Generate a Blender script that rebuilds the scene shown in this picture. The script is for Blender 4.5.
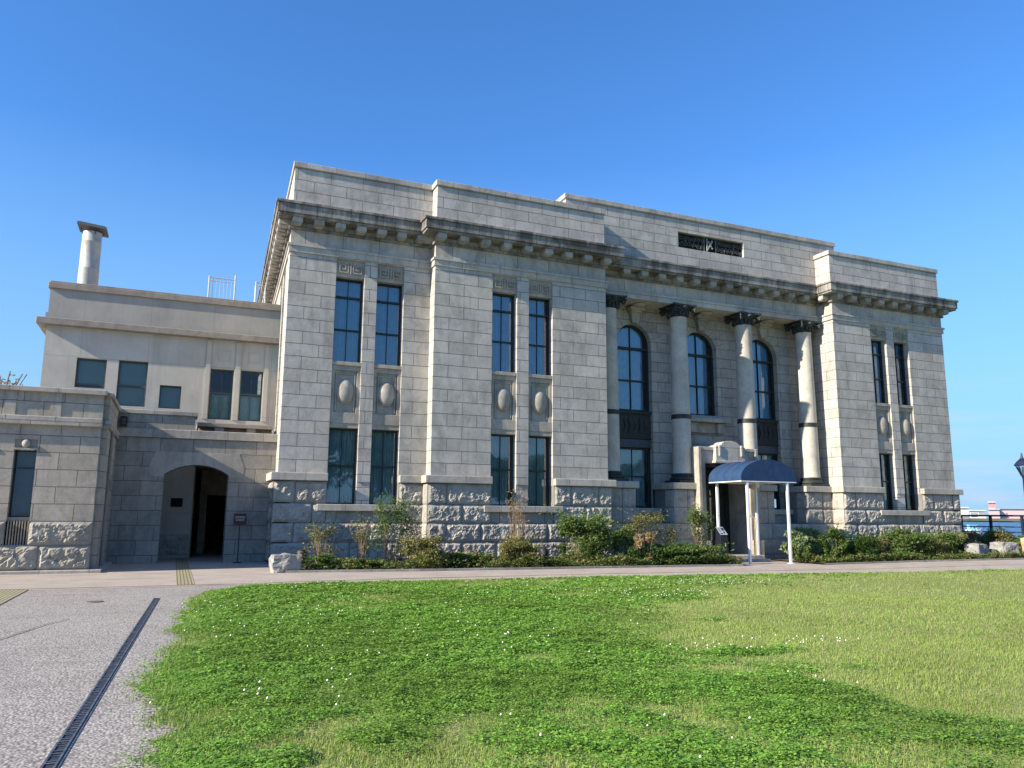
import bpy, math, random
import numpy as np
from mathutils import Vector, Matrix, noise
rad = math.radians
S = bpy.context.scene
for o in list(bpy.data.objects): bpy.data.objects.remove(o)
random.seed(7)
PI = math.pi

# ------------------------------------------------------------------ camera
YAW, PITCH, ROLL, FPX = 0.4033, 0.1659, 0.0067, 781.28
cam_d = bpy.data.cameras.new('camera'); cam = bpy.data.objects.new('camera', cam_d)
S.collection.objects.link(cam); S.camera = cam
cam_d.sensor_width = 36.0; cam_d.lens = FPX * 36.0 / 1024.0
cam_d.clip_start = 0.05; cam_d.clip_end = 12000
_f = Vector((math.sin(YAW)*math.cos(PITCH), math.cos(YAW)*math.cos(PITCH), math.sin(PITCH)))
_r = Vector((math.cos(YAW), -math.sin(YAW), 0)); _u = _r.cross(_f)
_r2 = _r*math.cos(ROLL) + _u*math.sin(ROLL); _u2 = -_r*math.sin(ROLL) + _u*math.cos(ROLL)
M = Matrix(((_r2.x, _u2.x, -_f.x), (_r2.y, _u2.y, -_f.y), (_r2.z, _u2.z, -_f.z))).to_4x4()
M.translation = Vector((-3.0656, -26.14, 1.6)); cam.matrix_world = M

# ------------------------------------------------------------------ light
SUN = Vector((-7.8, -1.0, 4.1)).normalized()          # towards the sun
el = math.asin(SUN.z); az = math.atan2(SUN.x, SUN.y)
W = bpy.data.worlds.new('World'); S.world = W; W.use_nodes = True
nt = W.node_tree; nt.nodes.clear()
sky = nt.nodes.new('ShaderNodeTexSky'); sky.sky_type = 'NISHITA'; sky.sun_disc = False
sky.sun_elevation = el; sky.sun_rotation = az
sky.altitude = 0; sky.air_density = 1.15; sky.dust_density = 0.1; sky.ozone_density = 4.0
bg = nt.nodes.new('ShaderNodeBackground'); bg.inputs['Strength'].default_value = 0.105
wo = nt.nodes.new('ShaderNodeOutputWorld')
nt.links.new(bg.outputs[0], wo.inputs[0])
# thin low clouds over the sea, part of the sky itself
tc = nt.nodes.new('ShaderNodeTexCoord'); mp = nt.nodes.new('ShaderNodeMapping'); mp.inputs['Scale'].default_value = (3, 3, 26)
cn = nt.nodes.new('ShaderNodeTexNoise'); cn.inputs['Scale'].default_value = 2.2; cn.inputs['Detail'].default_value = 5
cr = nt.nodes.new('ShaderNodeMapRange'); cr.inputs[1].default_value = .45; cr.inputs[2].default_value = .68; cr.inputs[3].default_value = 0; cr.inputs[4].default_value = .75
sx = nt.nodes.new('ShaderNodeSeparateXYZ'); hr = nt.nodes.new('ShaderNodeMapRange')
hr.inputs[1].default_value = .17; hr.inputs[2].default_value = .01; hr.inputs[3].default_value = 0; hr.inputs[4].default_value = 1
mu = nt.nodes.new('ShaderNodeMath'); mu.operation = 'MULTIPLY'
mx = nt.nodes.new('ShaderNodeMix'); mx.data_type = 'RGBA'; mx.inputs['B'].default_value = (3.0, 3.4, 4.4, 1)
L = nt.links.new
L(tc.outputs['Generated'], mp.inputs[0]); L(mp.outputs[0], cn.inputs['Vector']); L(cn.outputs['Fac'], cr.inputs[0])
L(tc.outputs['Generated'], sx.inputs[0]); L(sx.outputs['Z'], hr.inputs[0])
L(cr.outputs[0], mu.inputs[0]); L(hr.outputs[0], mu.inputs[1]); L(mu.outputs[0], mx.inputs['Factor'])
tint = nt.nodes.new('ShaderNodeMix'); tint.data_type = 'RGBA'; tint.blend_type = 'MULTIPLY'; tint.inputs['Factor'].default_value = 1
tint.inputs['B'].default_value = (.43, .76, 1.10, 1); L(sky.outputs[0], tint.inputs['A'])      # clear autumn air
low = nt.nodes.new('ShaderNodeMix'); low.data_type = 'RGBA'; low.inputs['B'].default_value = (1.60, 2.82, 4.2, 1)
lr = nt.nodes.new('ShaderNodeMapRange'); lr.inputs[1].default_value = .42; lr.inputs[2].default_value = .02; lr.inputs[3].default_value = 0; lr.inputs[4].default_value = .93
L(sx.outputs['Z'], lr.inputs[0]); L(lr.outputs[0], low.inputs['Factor']); L(tint.outputs['Result'], low.inputs['A'])
L(low.outputs['Result'], mx.inputs['A']); L(mx.outputs['Result'], bg.inputs['Color'])

sd = bpy.data.lights.new('sun', 'SUN'); sd.energy = 5.0; sd.angle = rad(0.5); sd.color = (1.0, 0.90, 0.74)
so = bpy.data.objects.new('sun', sd); S.collection.objects.link(so)
so.rotation_euler = (-SUN).to_track_quat('-Z', 'Y').to_euler(); so.location = (-30, -20, 30)
S.view_settings.view_transform = 'Standard'; S.view_settings.look = 'None'
S.view_settings.exposure = 1.08; S.view_settings.gamma = 1.0
S.render.engine = 'CYCLES'; S.render.resolution_x = 1024; S.render.resolution_y = 768

# ------------------------------------------------------------------ materials
def new_mat(name):
    m = bpy.data.materials.new(name); m.use_nodes = True
    t = m.node_tree; t.nodes.clear()
    out = t.nodes.new('ShaderNodeOutputMaterial'); b = t.nodes.new('ShaderNodeBsdfPrincipled')
    t.links.new(b.outputs[0], out.inputs[0])
    return m, t, b, out
def nd(t, kind, **kw):
    n = t.nodes.new(kind)
    for k, v in kw.items():
        if k in n.inputs: n.inputs[k].default_value = v
        else: setattr(n, k, v)
    return n
def mixc(t, a, b, fac, mode='MIX'):
    n = t.nodes.new('ShaderNodeMix'); n.data_type = 'RGBA'; n.blend_type = mode
    for s, v in (('A', a), ('B', b), ('Factor', fac)):
        if isinstance(v, bpy.types.NodeSocket): t.links.new(v, n.inputs[s])
        elif s == 'Factor': n.inputs[s].default_value = v
        else: n.inputs[s].default_value = (*v, 1)
    return n.outputs['Result']
def mth(t, op, a, b=None, clamp=False):
    n = t.nodes.new('ShaderNodeMath'); n.operation = op; n.use_clamp = clamp
    for i, v in enumerate((a, b)):
        if v is None: continue
        if isinstance(v, bpy.types.NodeSocket): t.links.new(v, n.inputs[i])
        else: n.inputs[i].default_value = v
    return n.outputs[0]
def mrange(t, v, a, b, c=0, d=1):
    n = t.nodes.new('ShaderNodeMapRange')
    t.links.new(v, n.inputs[0])
    for i, x in enumerate((a, b, c, d)): n.inputs[i+1].default_value = x
    return n.outputs[0]
def noi(t, vec, scale, detail=4, rough=.6, dist=0):
    n = nd(t, 'ShaderNodeTexNoise', Scale=scale, Detail=detail, Roughness=rough, Distortion=dist)
    if vec is not None: t.links.new(vec, n.inputs['Vector'])
    return n.outputs['Fac']
def objvec(t, scale=(1, 1, 1)):
    c = nd(t, 'ShaderNodeTexCoord'); m = nd(t, 'ShaderNodeMapping'); m.inputs['Scale'].default_value = scale
    t.links.new(c.outputs['Object'], m.inputs[0]); return m.outputs[0]

def stone(name, base=(.43, .41, .37), bricks=None, stain=.35, streak=0., bump=.011, grain=.16, rough=.9, dark=(.13, .125, .11), warm=(.40, .34, .26), weather=.5):
    """granite; bricks = (row height, block length, z of a joint, x shift, joint width)"""
    m, t, b, out = new_mat(name); Lk = t.links.new
    v = objvec(t)
    g1 = noi(t, v, 1.1, 5, .62, .6); g2 = noi(t, v, 9, 4, .7); g3 = noi(t, v, 70, 2, .6)
    col = mixc(t, tuple(c*.72 for c in base), tuple(min(1, c*1.13) for c in base), mrange(t, g1, .32, .68))
    col = mixc(t, col, tuple(c*.62 for c in base), mth(t, 'MULTIPLY', mrange(t, noi(t, v, 3.2, 6, .7, 1.2), .5, .7), .45))
    col = mixc(t, col, warm, mth(t, 'MULTIPLY', mrange(t, noi(t, v, .55, 4, .6), .5, .75), .45))
    hgt = mth(t, 'ADD', mth(t, 'MULTIPLY', g2, .55), mth(t, 'MULTIPLY', g3, .3))
    if bricks:
        rh, bw, z0, x0, jw = bricks
        g = nd(t, 'ShaderNodeNewGeometry'); s = nd(t, 'ShaderNodeSeparateXYZ'); Lk(g.outputs['True Normal'], s.inputs[0])
        c = nd(t, 'ShaderNodeTexCoord'); p = nd(t, 'ShaderNodeSeparateXYZ'); Lk(c.outputs['Object'], p.inputs[0])
        side = mth(t, 'GREATER_THAN', mth(t, 'ABSOLUTE', s.outputs['X']), .7)
        mxn = nd(t, 'ShaderNodeMix'); mxn.data_type = 'FLOAT'
        Lk(side, mxn.inputs['Factor']); Lk(p.outputs['X'], mxn.inputs[2]); Lk(p.outputs['Y'], mxn.inputs[3])
        # a little wobble so the joints are not ruled lines
        wob = mth(t, 'MULTIPLY', mth(t, 'SUBTRACT', noi(t, v, 2.5, 2), .5), .018)
        uu = mth(t, 'ADD', mth(t, 'ADD', mxn.outputs[0], 40*bw - x0), wob); vv = mth(t, 'ADD', mth(t, 'ADD', p.outputs['Z'], 40*rh - z0), wob)
        cb = nd(t, 'ShaderNodeCombineXYZ'); Lk(uu, cb.inputs[0]); Lk(vv, cb.inputs[1])
        br = nd(t, 'ShaderNodeTexBrick'); br.offset = .5; br.offset_frequency = 2; br.squash = 1
        br.inputs['Scale'].default_value = 1; br.inputs['Mortar Size'].default_value = jw; br.inputs['Mortar Smooth'].default_value = .25
        br.inputs['Brick Width'].default_value = bw; br.inputs['Row Height'].default_value = rh; br.inputs['Bias'].default_value = 0
        br.inputs['Color1'].default_value = (0, 0, 0, 1); br.inputs['Color2'].default_value = (1, 1, 1, 1); br.inputs['Mortar'].default_value = (.5, .5, .5, 1)
        Lk(cb.outputs[0], br.inputs['Vector'])
        sv = nd(t, 'ShaderNodeSeparateColor'); Lk(br.outputs['Color'], sv.inputs[0])
        rnd = sv.outputs[0]
        col = mixc(t, col, mixc(t, tuple(c*.70 for c in base), tuple(min(1, c*1.22) for c in base), rnd), .36)
        col = mixc(t, col, (.42, .36, .27), mth(t, 'MULTIPLY', mth(t, 'GREATER_THAN', rnd, .86), .22))
        col = mixc(t, col, (.08, .075, .07), mth(t, 'MULTIPLY', br.outputs['Fac'], .85))
        hgt = mth(t, 'SUBTRACT', mth(t, 'ADD', hgt, mth(t, 'MULTIPLY', rnd, .5)), mth(t, 'MULTIPLY', br.outputs['Fac'], 1.6))
    col = mixc(t, col, tuple(c*.55 for c in base), mth(t, 'MULTIPLY', mrange(t, g2, .5, .78), grain*2.2))
    sp = mrange(t, g3, .56, .75)
    col = mixc(t, col, (.09, .085, .08), mth(t, 'MULTIPLY', sp, grain))
    if stain:
        st = mth(t, 'MULTIPLY', mrange(t, noi(t, objvec(t, (1.2, 1.2, .8)), 1.4, 8, .72, .5), .54, .72), stain)
        col = mixc(t, col, dark, st)
    if weather:
        pt = mth(t, 'MULTIPLY', mrange(t, noi(t, objvec(t, (1, 1, .7)), .9, 8, .74, .8), .47, .66), weather)
        col = mixc(t, col, mixc(t, (.19, .185, .17), (.12, .118, .11), g2), pt)
        pt = mth(t, 'MULTIPLY', mrange(t, noi(t, objvec(t, (3.2, 3.2, .22)), 1.3, 6, .7, .2), .53, .72), weather*.8)
        col = mixc(t, col, (.15, .14, .125), pt)
        pt = mth(t, 'MULTIPLY', mrange(t, noi(t, v, 17, 4, .7), .58, .68), weather*.55)
        col = mixc(t, col, tuple(min(1, c*1.25) for c in base), pt)
    if streak:
        sk = noi(t, objvec(t, (2.6, 2.6, .55)), 1.0, 7, .72, .4)
        lo = noi(t, v, .5, 3)
        st = mth(t, 'MULTIPLY', mrange(t, mth(t, 'ADD', sk, mth(t, 'MULTIPLY', lo, .45)), .60, .84), streak)
        col = mixc(t, col, (.035, .033, .03), st)
    Lk(col, b.inputs['Base Color']); b.inputs['Roughness'].default_value = rough
    b.inputs['Specular IOR Level'].default_value = .25
    bp = nd(t, 'ShaderNodeBump', Strength=.8, Distance=bump); Lk(hgt, bp.inputs['Height']); Lk(bp.outputs[0], b.inputs['Normal'])
    return m

def plain(name, col, rough=.6, metal=0., var=.25, vscale=6, bump=0., spec=.4, bscale=60, dirt=None):
    m, t, b, out = new_mat(name)
    v = objvec(t); g = noi(t, v, vscale, 5, .65)
    c = mixc(t, tuple(x*(1-var) for x in col), tuple(min(1, x*(1+var)) for x in col), mrange(t, g, .3, .7))
    if dirt:
        c = mixc(t, c, dirt[0], mth(t, 'MULTIPLY', mrange(t, noi(t, objvec(t, (2, 2, .5)), dirt[2], 7, .7), .52, .74), dirt[1]))
    t.links.new(c, b.inputs['Base Color']); b.inputs['Roughness'].default_value = rough
    b.inputs['Metallic'].default_value = metal; b.inputs['Specular IOR Level'].default_value = spec
    if bump:
        bp = nd(t, 'ShaderNodeBump', Strength=.8, Distance=bump); t.links.new(noi(t, v, bscale, 3), bp.inputs['Height']); t.links.new(bp.outputs[0], b.inputs['Normal'])
    return m

def leafmat(name, c1, c2, trans=.35, rough=.55, dry=None):
    m, t, b, out = new_mat(name); Lk = t.links.new
    g = nd(t, 'ShaderNodeNewGeometry')
    r = g.outputs['Random Per Island']
    c = mixc(t, c1, c2, r)
    if dry: c = mixc(t, c, dry[0], mth(t, 'GREATER_THAN', mth(t, 'FRACT', mth(t, 'MULTIPLY', r, 7.31)), 1-dry[1]))
    big = noi(t, objvec(t), .35, 3)
    c = mixc(t, c, mixc(t, c, (.10, .10, .02), .35), mrange(t, big, .45, .65))
    b.inputs['Roughness'].default_value = rough; b.inputs['Specular IOR Level'].default_value = .3
    Lk(c, b.inputs['Base Color'])
    tr = nd(t, 'ShaderNodeBsdfTranslucent'); Lk(mixc(t, c, (.25, .4, .05), .4), tr.inputs[0])
    ms = nd(t, 'ShaderNodeMixShader'); ms.inputs[0].default_value = trans
    Lk(b.outputs[0], ms.inputs[1]); Lk(tr.outputs[0], ms.inputs[2]); Lk(ms.outputs[0], out.inputs[0])
    return m

GR = (.50, .47, .425)
M_ash = stone('ashlar_granite', GR, (.436, 1.12, 2.93, 5.04+.0, .011), stain=.32)
M_ash_r = stone('ashlar_recess', GR, (.436, 1.12, 2.93, 0.0, .011), stain=.35)
M_par = stone('parapet_granite', tuple(c*1.03 for c in GR), (.41, 1.15, 12.33, 5.3, .011), stain=.3)
M_frz = stone('frieze_granite', GR, (.79, 1.3, 10.80, 5.04, .011), stain=.4, streak=.15)
M_str = stone('string_granite', GR, (3.0, 1.5, 9.5, 5.3, .008), stain=.3)
M_cop = stone('coping_granite', tuple(c*.93 for c in GR), (3.0, 1.05, 9.0, 0.4, .009), stain=.55)
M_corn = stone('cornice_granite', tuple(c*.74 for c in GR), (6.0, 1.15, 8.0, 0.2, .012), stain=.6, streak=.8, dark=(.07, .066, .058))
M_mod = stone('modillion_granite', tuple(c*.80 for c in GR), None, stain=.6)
M_ledge = stone('ledge_granite', (.49, .45, .385), (3.0, 1.35, 1.4, .2, .008), stain=.15, grain=.08)
M_smooth = stone('dressed_granite', (.47, .425, .36), None, stain=.35, streak=.25, grain=.1)
M_rock = stone('rockface_granite', (.43, .395, .345), None, stain=.35, grain=.22, bump=.012)
M_joint = stone('joint_granite', (.20, .195, .185), None, stain=.2)
M_col = stone('column_granite', (.50, .465, .40), None, stain=.12, weather=.12, grain=.14, bump=.002, rough=.75)
M_ann = stone('annex_granite', (.43, .385, .315), (.455, .95, 1.35, -5.05, .010), stain=.6)
M_por = stone('portal_granite', (.36, .335, .295), (.47, 1.0, 2.13, -4.6, .010), stain=.6, streak=.2)
M_annc = stone('annex_coping', (.42, .38, .325), (3.0, 1.15, 1.0, -5.0, .008), stain=.45)
def cement(name, base):
    m, t, b, out = new_mat(name); Lk = t.links.new; v = objvec(t)
    c = mixc(t, tuple(x*.86 for x in base), tuple(x*1.1 for x in base), mrange(t, noi(t, v, .8, 6, .65), .3, .7))
    c = mixc(t, c, (.20, .18, .15), mth(t, 'MULTIPLY', mrange(t, noi(t, objvec(t, (3, 3, .3)), 1, 6, .7), .5, .75), .35))
    g = nd(t, 'ShaderNodeSeparateXYZ'); Lk(v, g.inputs[0])
    cb = nd(t, 'ShaderNodeCombineXYZ'); Lk(mth(t, 'ADD', g.outputs['X'], 47.3), cb.inputs[0]); Lk(mth(t, 'ADD', g.outputs['Z'], 10.95), cb.inputs[1])
    br = nd(t, 'ShaderNodeTexBrick'); br.offset = 0; br.inputs['Scale'].default_value = 1; br.inputs['Mortar Size'].default_value = .006
    br.inputs['Brick Width'].default_value = 2.15; br.inputs['Row Height'].default_value = 9.0 if 'par' in name else 1.79
    Lk(cb.outputs[0], br.inputs['Vector'])
    c = mixc(t, c, (.16, .15, .13), mth(t, 'MULTIPLY', br.outputs['Fac'], .6))
    Lk(c, b.inputs['Base Color']); b.inputs['Roughness'].default_value = .92; b.inputs['Specular IOR Level'].default_value = .2
    bp = nd(t, 'ShaderNodeBump', Strength=.5, Distance=.004); Lk(noi(t, v, 40, 3), bp.inputs['Height']); Lk(bp.outputs[0], b.inputs['Normal'])
    return m
M_cem = cement('cement_render', (.46, .435, .385)); M_cemp = cement('cement_parapet', (.35, .33, .30)); M_cemb = plain('cement_belt', (.27, .235, .20), .92, var=.2, vscale=3, spec=.2, dirt=((.12, .10, .09), .6, 1.2))
M_frame = plain('frame_green_black', (.016, .024, .024), .45, var=.2)
M_framel = plain('frame_grey_green', (.05, .07, .07), .5, var=.2)
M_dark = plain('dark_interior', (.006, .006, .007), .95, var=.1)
M_bronze = plain('black_bronze', (.022, .026, .024), .55, var=.5, vscale=14, bump=.01, bscale=25, dirt=((.06, .075, .06), .5, 3))
M_slate = plain('slate_panel', (.045, .055, .075), .35, var=.3, vscale=5)
M_white = plain('white_paint', (.80, .80, .79), .35, var=.03)
M_navy = plain('navy_canvas', (.020, .050, .118), .7, var=.22, vscale=3.5, bump=.012, bscale=5, spec=.25)
M_rail = plain('navy_iron', (.010, .016, .045), .45, var=.2)
M_zinc = plain('galvanised', (.38, .38, .36), .55, .2, var=.15, dirt=((.22, .20, .15), .5, 1.5))
M_iron = plain('dark_iron', (.022, .02, .02), .6, var=.3)
M_plq = plain('black_stone', (.012, .014, .02), .3, var=.2)
M_maroon = plain('maroon_board', (.06, .012, .022), .5, var=.1)
M_letter = plain('white_lettering', (.6, .6, .6), .6, var=.05)
M_teal = plain('grey_teal_blind', (.24, .32, .31), .8, var=.06, vscale=2)
M_wood = plain('weathered_wood', (.33, .24, .14), .8, var=.3, vscale=10)

def glassmat(name, tint, ior, lo):
    m, t, b, out = new_mat(name); Lk = t.links.new
    t.nodes.remove(b)
    tr = nd(t, 'ShaderNodeBsdfTransparent'); tr.inputs[0].default_value = (*tint, 1)
    gl = nd(t, 'ShaderNodeBsdfGlossy'); gl.inputs['Roughness'].default_value = .015; gl.inputs[0].default_value = (.85, .92, 1, 1)
    fr = nd(t, 'ShaderNodeFresnel'); fr.inputs[0].default_value = ior
    bp = nd(t, 'ShaderNodeBump', Strength=.25, Distance=.02); Lk(noi(t, objvec(t), .9, 1), bp.inputs['Height']); Lk(bp.outputs[0], gl.inputs['Normal'])
    ms = nd(t, 'ShaderNodeMixShader'); Lk(mth(t, 'MAXIMUM', fr.outputs[0], lo), ms.inputs[0])
    Lk(tr.outputs[0], ms.inputs[1]); Lk(gl.outputs[0], ms.inputs[2]); Lk(ms.outputs[0], out.inputs[0])
    return m
M_glass = glassmat('window_glass', (.80, .90, .95), 1.6, .13)
M_glass2 = glassmat('wing_glass', (.75, .82, .82), 1.45, .05)
M_curt = plain('blue_curtain', (.16, .38, .55), .9, var=.12, vscale=3)
M_curt2 = plain('green_curtain', (.30, .42, .42), .9, var=.15, vscale=3)

# ------------------------------------------------------------------ mesh helpers
class MB:
    def __init__(s): s.v = []; s.f = []
    def quad(s, a, b, c, d): n = len(s.v); s.v += [a, b, c, d]; s.f.append((n, n+1, n+2, n+3))
    def box(s, x0, x1, y0, y1, z0, z1):
        n = len(s.v)
        s.v += [(x0,y0,z0),(x1,y0,z0),(x1,y1,z0),(x0,y1,z0),(x0,y0,z1),(x1,y0,z1),(x1,y1,z1),(x0,y1,z1)]
        s.f += [(n,n+3,n+2,n+1),(n+4,n+5,n+6,n+7),(n,n+1,n+5,n+4),(n+1,n+2,n+6,n+5),(n+2,n+3,n+7,n+6),(n+3,n,n+4,n+7)]
    def prism(s, pts, z0, z1):      # plan polygon, counter-clockwise
        n = len(s.v); k = len(pts)
        s.v += [(x, y, z0) for x, y in pts] + [(x, y, z1) for x, y in pts]
        s.f += [tuple(n+i for i in reversed(range(k))), tuple(n+k+i for i in range(k))]
        s.f += [(n+i, n+(i+1) % k, n+k+(i+1) % k, n+k+i) for i in range(k)]
    def prism_y(s, pts, y0, y1):    # outline in x,z, extruded along y (y0 in front)
        n = len(s.v); k = len(pts)
        s.v += [(x, y0, z) for x, z in pts] + [(x, y1, z) for x, z in pts]
        s.f += [tuple(n+i for i in range(k)), tuple(n+k+i for i in reversed(range(k)))]
        s.f += [(n+(i+1) % k, n+i, n+k+i, n+k+(i+1) % k) for i in range(k)]
    def lathe(s, cx, cy, prof, n=32):
        b = len(s.v); m = len(prof)
        for r, z in prof:
            for i in range(n):
                a = 2*PI*i/n; s.v.append((cx+r*math.cos(a), cy+r*math.sin(a), z))
        for j in range(m-1):
            for i in range(n):
                s.f.append((b+j*n+i, b+j*n+(i+1) % n, b+(j+1)*n+(i+1) % n, b+(j+1)*n+i))
        s.f.append(tuple(b+i for i in reversed(range(n)))); s.f.append(tuple(b+(m-1)*n+i for i in range(n)))
    def tube(s, pts, r, n=8):
        pts = [Vector(p) for p in pts]; rings = []
        for i, p in enumerate(pts):
            d = (pts[min(i+1, len(pts)-1)] - pts[max(i-1, 0)]).normalized()
            a = Vector((0, 0, 1)) if abs(d.z) < .9 else Vector((1, 0, 0))
            u = d.cross(a).normalized(); w = d.cross(u)
            rr = r[i] if isinstance(r, (list, tuple)) else r
            b = len(s.v); rings.append(b)
            for k in range(n):
                t = 2*PI*k/n; s.v.append(tuple(p + (u*math.cos(t)+w*math.sin(t))*rr))
        for a, b in zip(rings, rings[1:]):
            for k in range(n): s.f.append((a+k, a+(k+1) % n, b+(k+1) % n, b+k))
        s.f.append(tuple(rings[0]+k for k in reversed(range(n)))); s.f.append(tuple(rings[-1]+k for k in range(n)))
    def blob(s, c, rx, ry, rz, nu=20, nv=12, f=None):
        b = len(s.v)
        for j in range(nv+1):
            th = PI*j/nv
            for i in range(nu):
                ph = 2*PI*i/nu
                d = Vector((math.sin(th)*math.cos(ph), math.sin(th)*math.sin(ph), math.cos(th)))
                k = f(d) if f else 1
                s.v.append((c[0]+d.x*rx*k, c[1]+d.y*ry*k, c[2]+d.z*rz*k))
        for j in range(nv):
            for i in range(nu):
                s.f.append((b+j*nu+i, b+(j+1)*nu+i, b+(j+1)*nu+(i+1) % nu, b+j*nu+(i+1) % nu))
    def build(s, name, mat, parent=None, smooth=False):
        me = bpy.data.meshes.new(name); me.from_pydata([tuple(v) for v in s.v], [], s.f); me.update()
        if smooth:
            me.polygons.foreach_set('use_smooth', [True]*len(me.polygons))
            try: me.set_sharp_from_angle(angle=rad(38))
            except Exception: pass
        me.materials.append(mat)
        o = bpy.data.objects.new(name, me); S.collection.objects.link(o)
        if parent: o.parent = parent
        return o
def build_split(mb, name, mat, parent=None, bev=None, gap=.03):
    '''link every separate lump of the collected geometry as a part of its own'''
    n = len(mb.v); par = list(range(n))
    def find(a):
        while par[a] != a: par[a] = par[par[a]]; a = par[a]
        return a
    for f in mb.f:
        r = find(f[0])
        for k in f[1:]: par[find(k)] = r
    isl = {}
    for i in range(n): isl.setdefault(find(i), []).append(i)
    V = np.array(mb.v, float); ks = list(isl); lo = np.array([V[isl[k]].min(0) for k in ks])-gap; hi = np.array([V[isl[k]].max(0) for k in ks])+gap
    m = len(ks); grp = list(range(m))
    def gf(a):
        while grp[a] != a: grp[a] = grp[grp[a]]; a = grp[a]
        return a
    for i in range(m):
        hit = np.where(((lo[i+1:] <= hi[i]) & (hi[i+1:] >= lo[i])).all(1))[0]+i+1
        for j in hit: grp[gf(int(j))] = gf(i)
    root = {k: gf(i) for i, k in enumerate(ks)}; out = {}
    for f in mb.f: out.setdefault(root[find(f[0])], []).append(f)
    res = []
    for fs in out.values():
        q = MB(); mp = {}
        for f in fs:
            for i in f:
                if i not in mp: mp[i] = len(q.v); q.v.append(mb.v[i])
            q.f.append(tuple(mp[i] for i in f))
        o = q.build(name, mat, parent)
        if bev: bevel(o, *bev)
        res.append(o)
    return res
def tag(o, label=None, cat=None, group=None, kind=None):
    if label: o['label'] = label
    if cat: o['category'] = cat
    if group: o['group'] = group
    if kind: o['kind'] = kind
    return o
def empty(name, loc, label, cat, group=None, rz=0):
    o = bpy.data.objects.new(name, None); S.collection.objects.link(o); o.location = loc; o.rotation_euler = (0, 0, rz)
    o.empty_display_size = .3
    return tag(o, label, cat, group)
def copy_tree(o, parent=None, mats=None):
    c = o.copy(); S.collection.objects.link(c)
    if parent is not None: c.parent = parent
    for ch in list(o.children): copy_tree(ch, c)
    return c
def bevel(o, w=.012, seg=1):
    m = o.modifiers.new('bevel', 'BEVEL'); m.width = w; m.segments = seg; m.limit_method = 'ANGLE'; m.angle_limit = rad(40)
    return o
def g(x): return -0.0105*min(max(x, 0), 20)

def wall(mb, x0, x1, z0, z1, openings, yf, yb):
    """front wall in the x,z plane with rectangular openings (x0,x1,z0,z1); reveals included"""
    xs = sorted({x0, x1} | {min(max(o[i], x0), x1) for o in openings for i in (0, 1)})
    zs = sorted({z0, z1} | {min(max(o[i], z0), z1) for o in openings for i in (2, 3)})
    solid = {}
    for i in range(len(xs)-1):
        for j in range(len(zs)-1):
            cx, cz = (xs[i]+xs[i+1])/2, (zs[j]+zs[j+1])/2
            solid[i, j] = not any(o[0] < cx < o[1] and o[2] < cz < o[3] for o in openings)
    for (i, j), sol in solid.items():
        if not sol: continue
        a, b, c, d = xs[i], xs[i+1], zs[j], zs[j+1]
        mb.quad((a,yf,c),(b,yf,c),(b,yf,d),(a,yf,d)); mb.quad((b,yb,c),(a,yb,c),(a,yb,d),(b,yb,d))
        if not solid.get((i-1, j)): mb.quad((a,yb,c),(a,yf,c),(a,yf,d),(a,yb,d))
        if not solid.get((i+1, j)): mb.quad((b,yf,c),(b,yb,c),(b,yb,d),(b,yf,d))
        if not solid.get((i, j-1)): mb.quad((a,yb,c),(b,yb,c),(b,yf,c),(a,yf,c))
        if not solid.get((i, j+1)): mb.quad((a,yf,d),(b,yf,d),(b,yb,d),(a,yb,d))
def wall_x(mb, y0, y1, z0, z1, openings, xf, xb):
    """wall in the y,z plane, outer face at xf"""
    t = MB(); wall(t, y0, y1, z0, z1, openings, xf, xb)
    flip = xf < xb
    n = len(mb.v); mb.v += [(y, x, z) for x, y, z in t.v]
    mb.f += [tuple(n+i for i in reversed(f)) for f in t.f]

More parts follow.
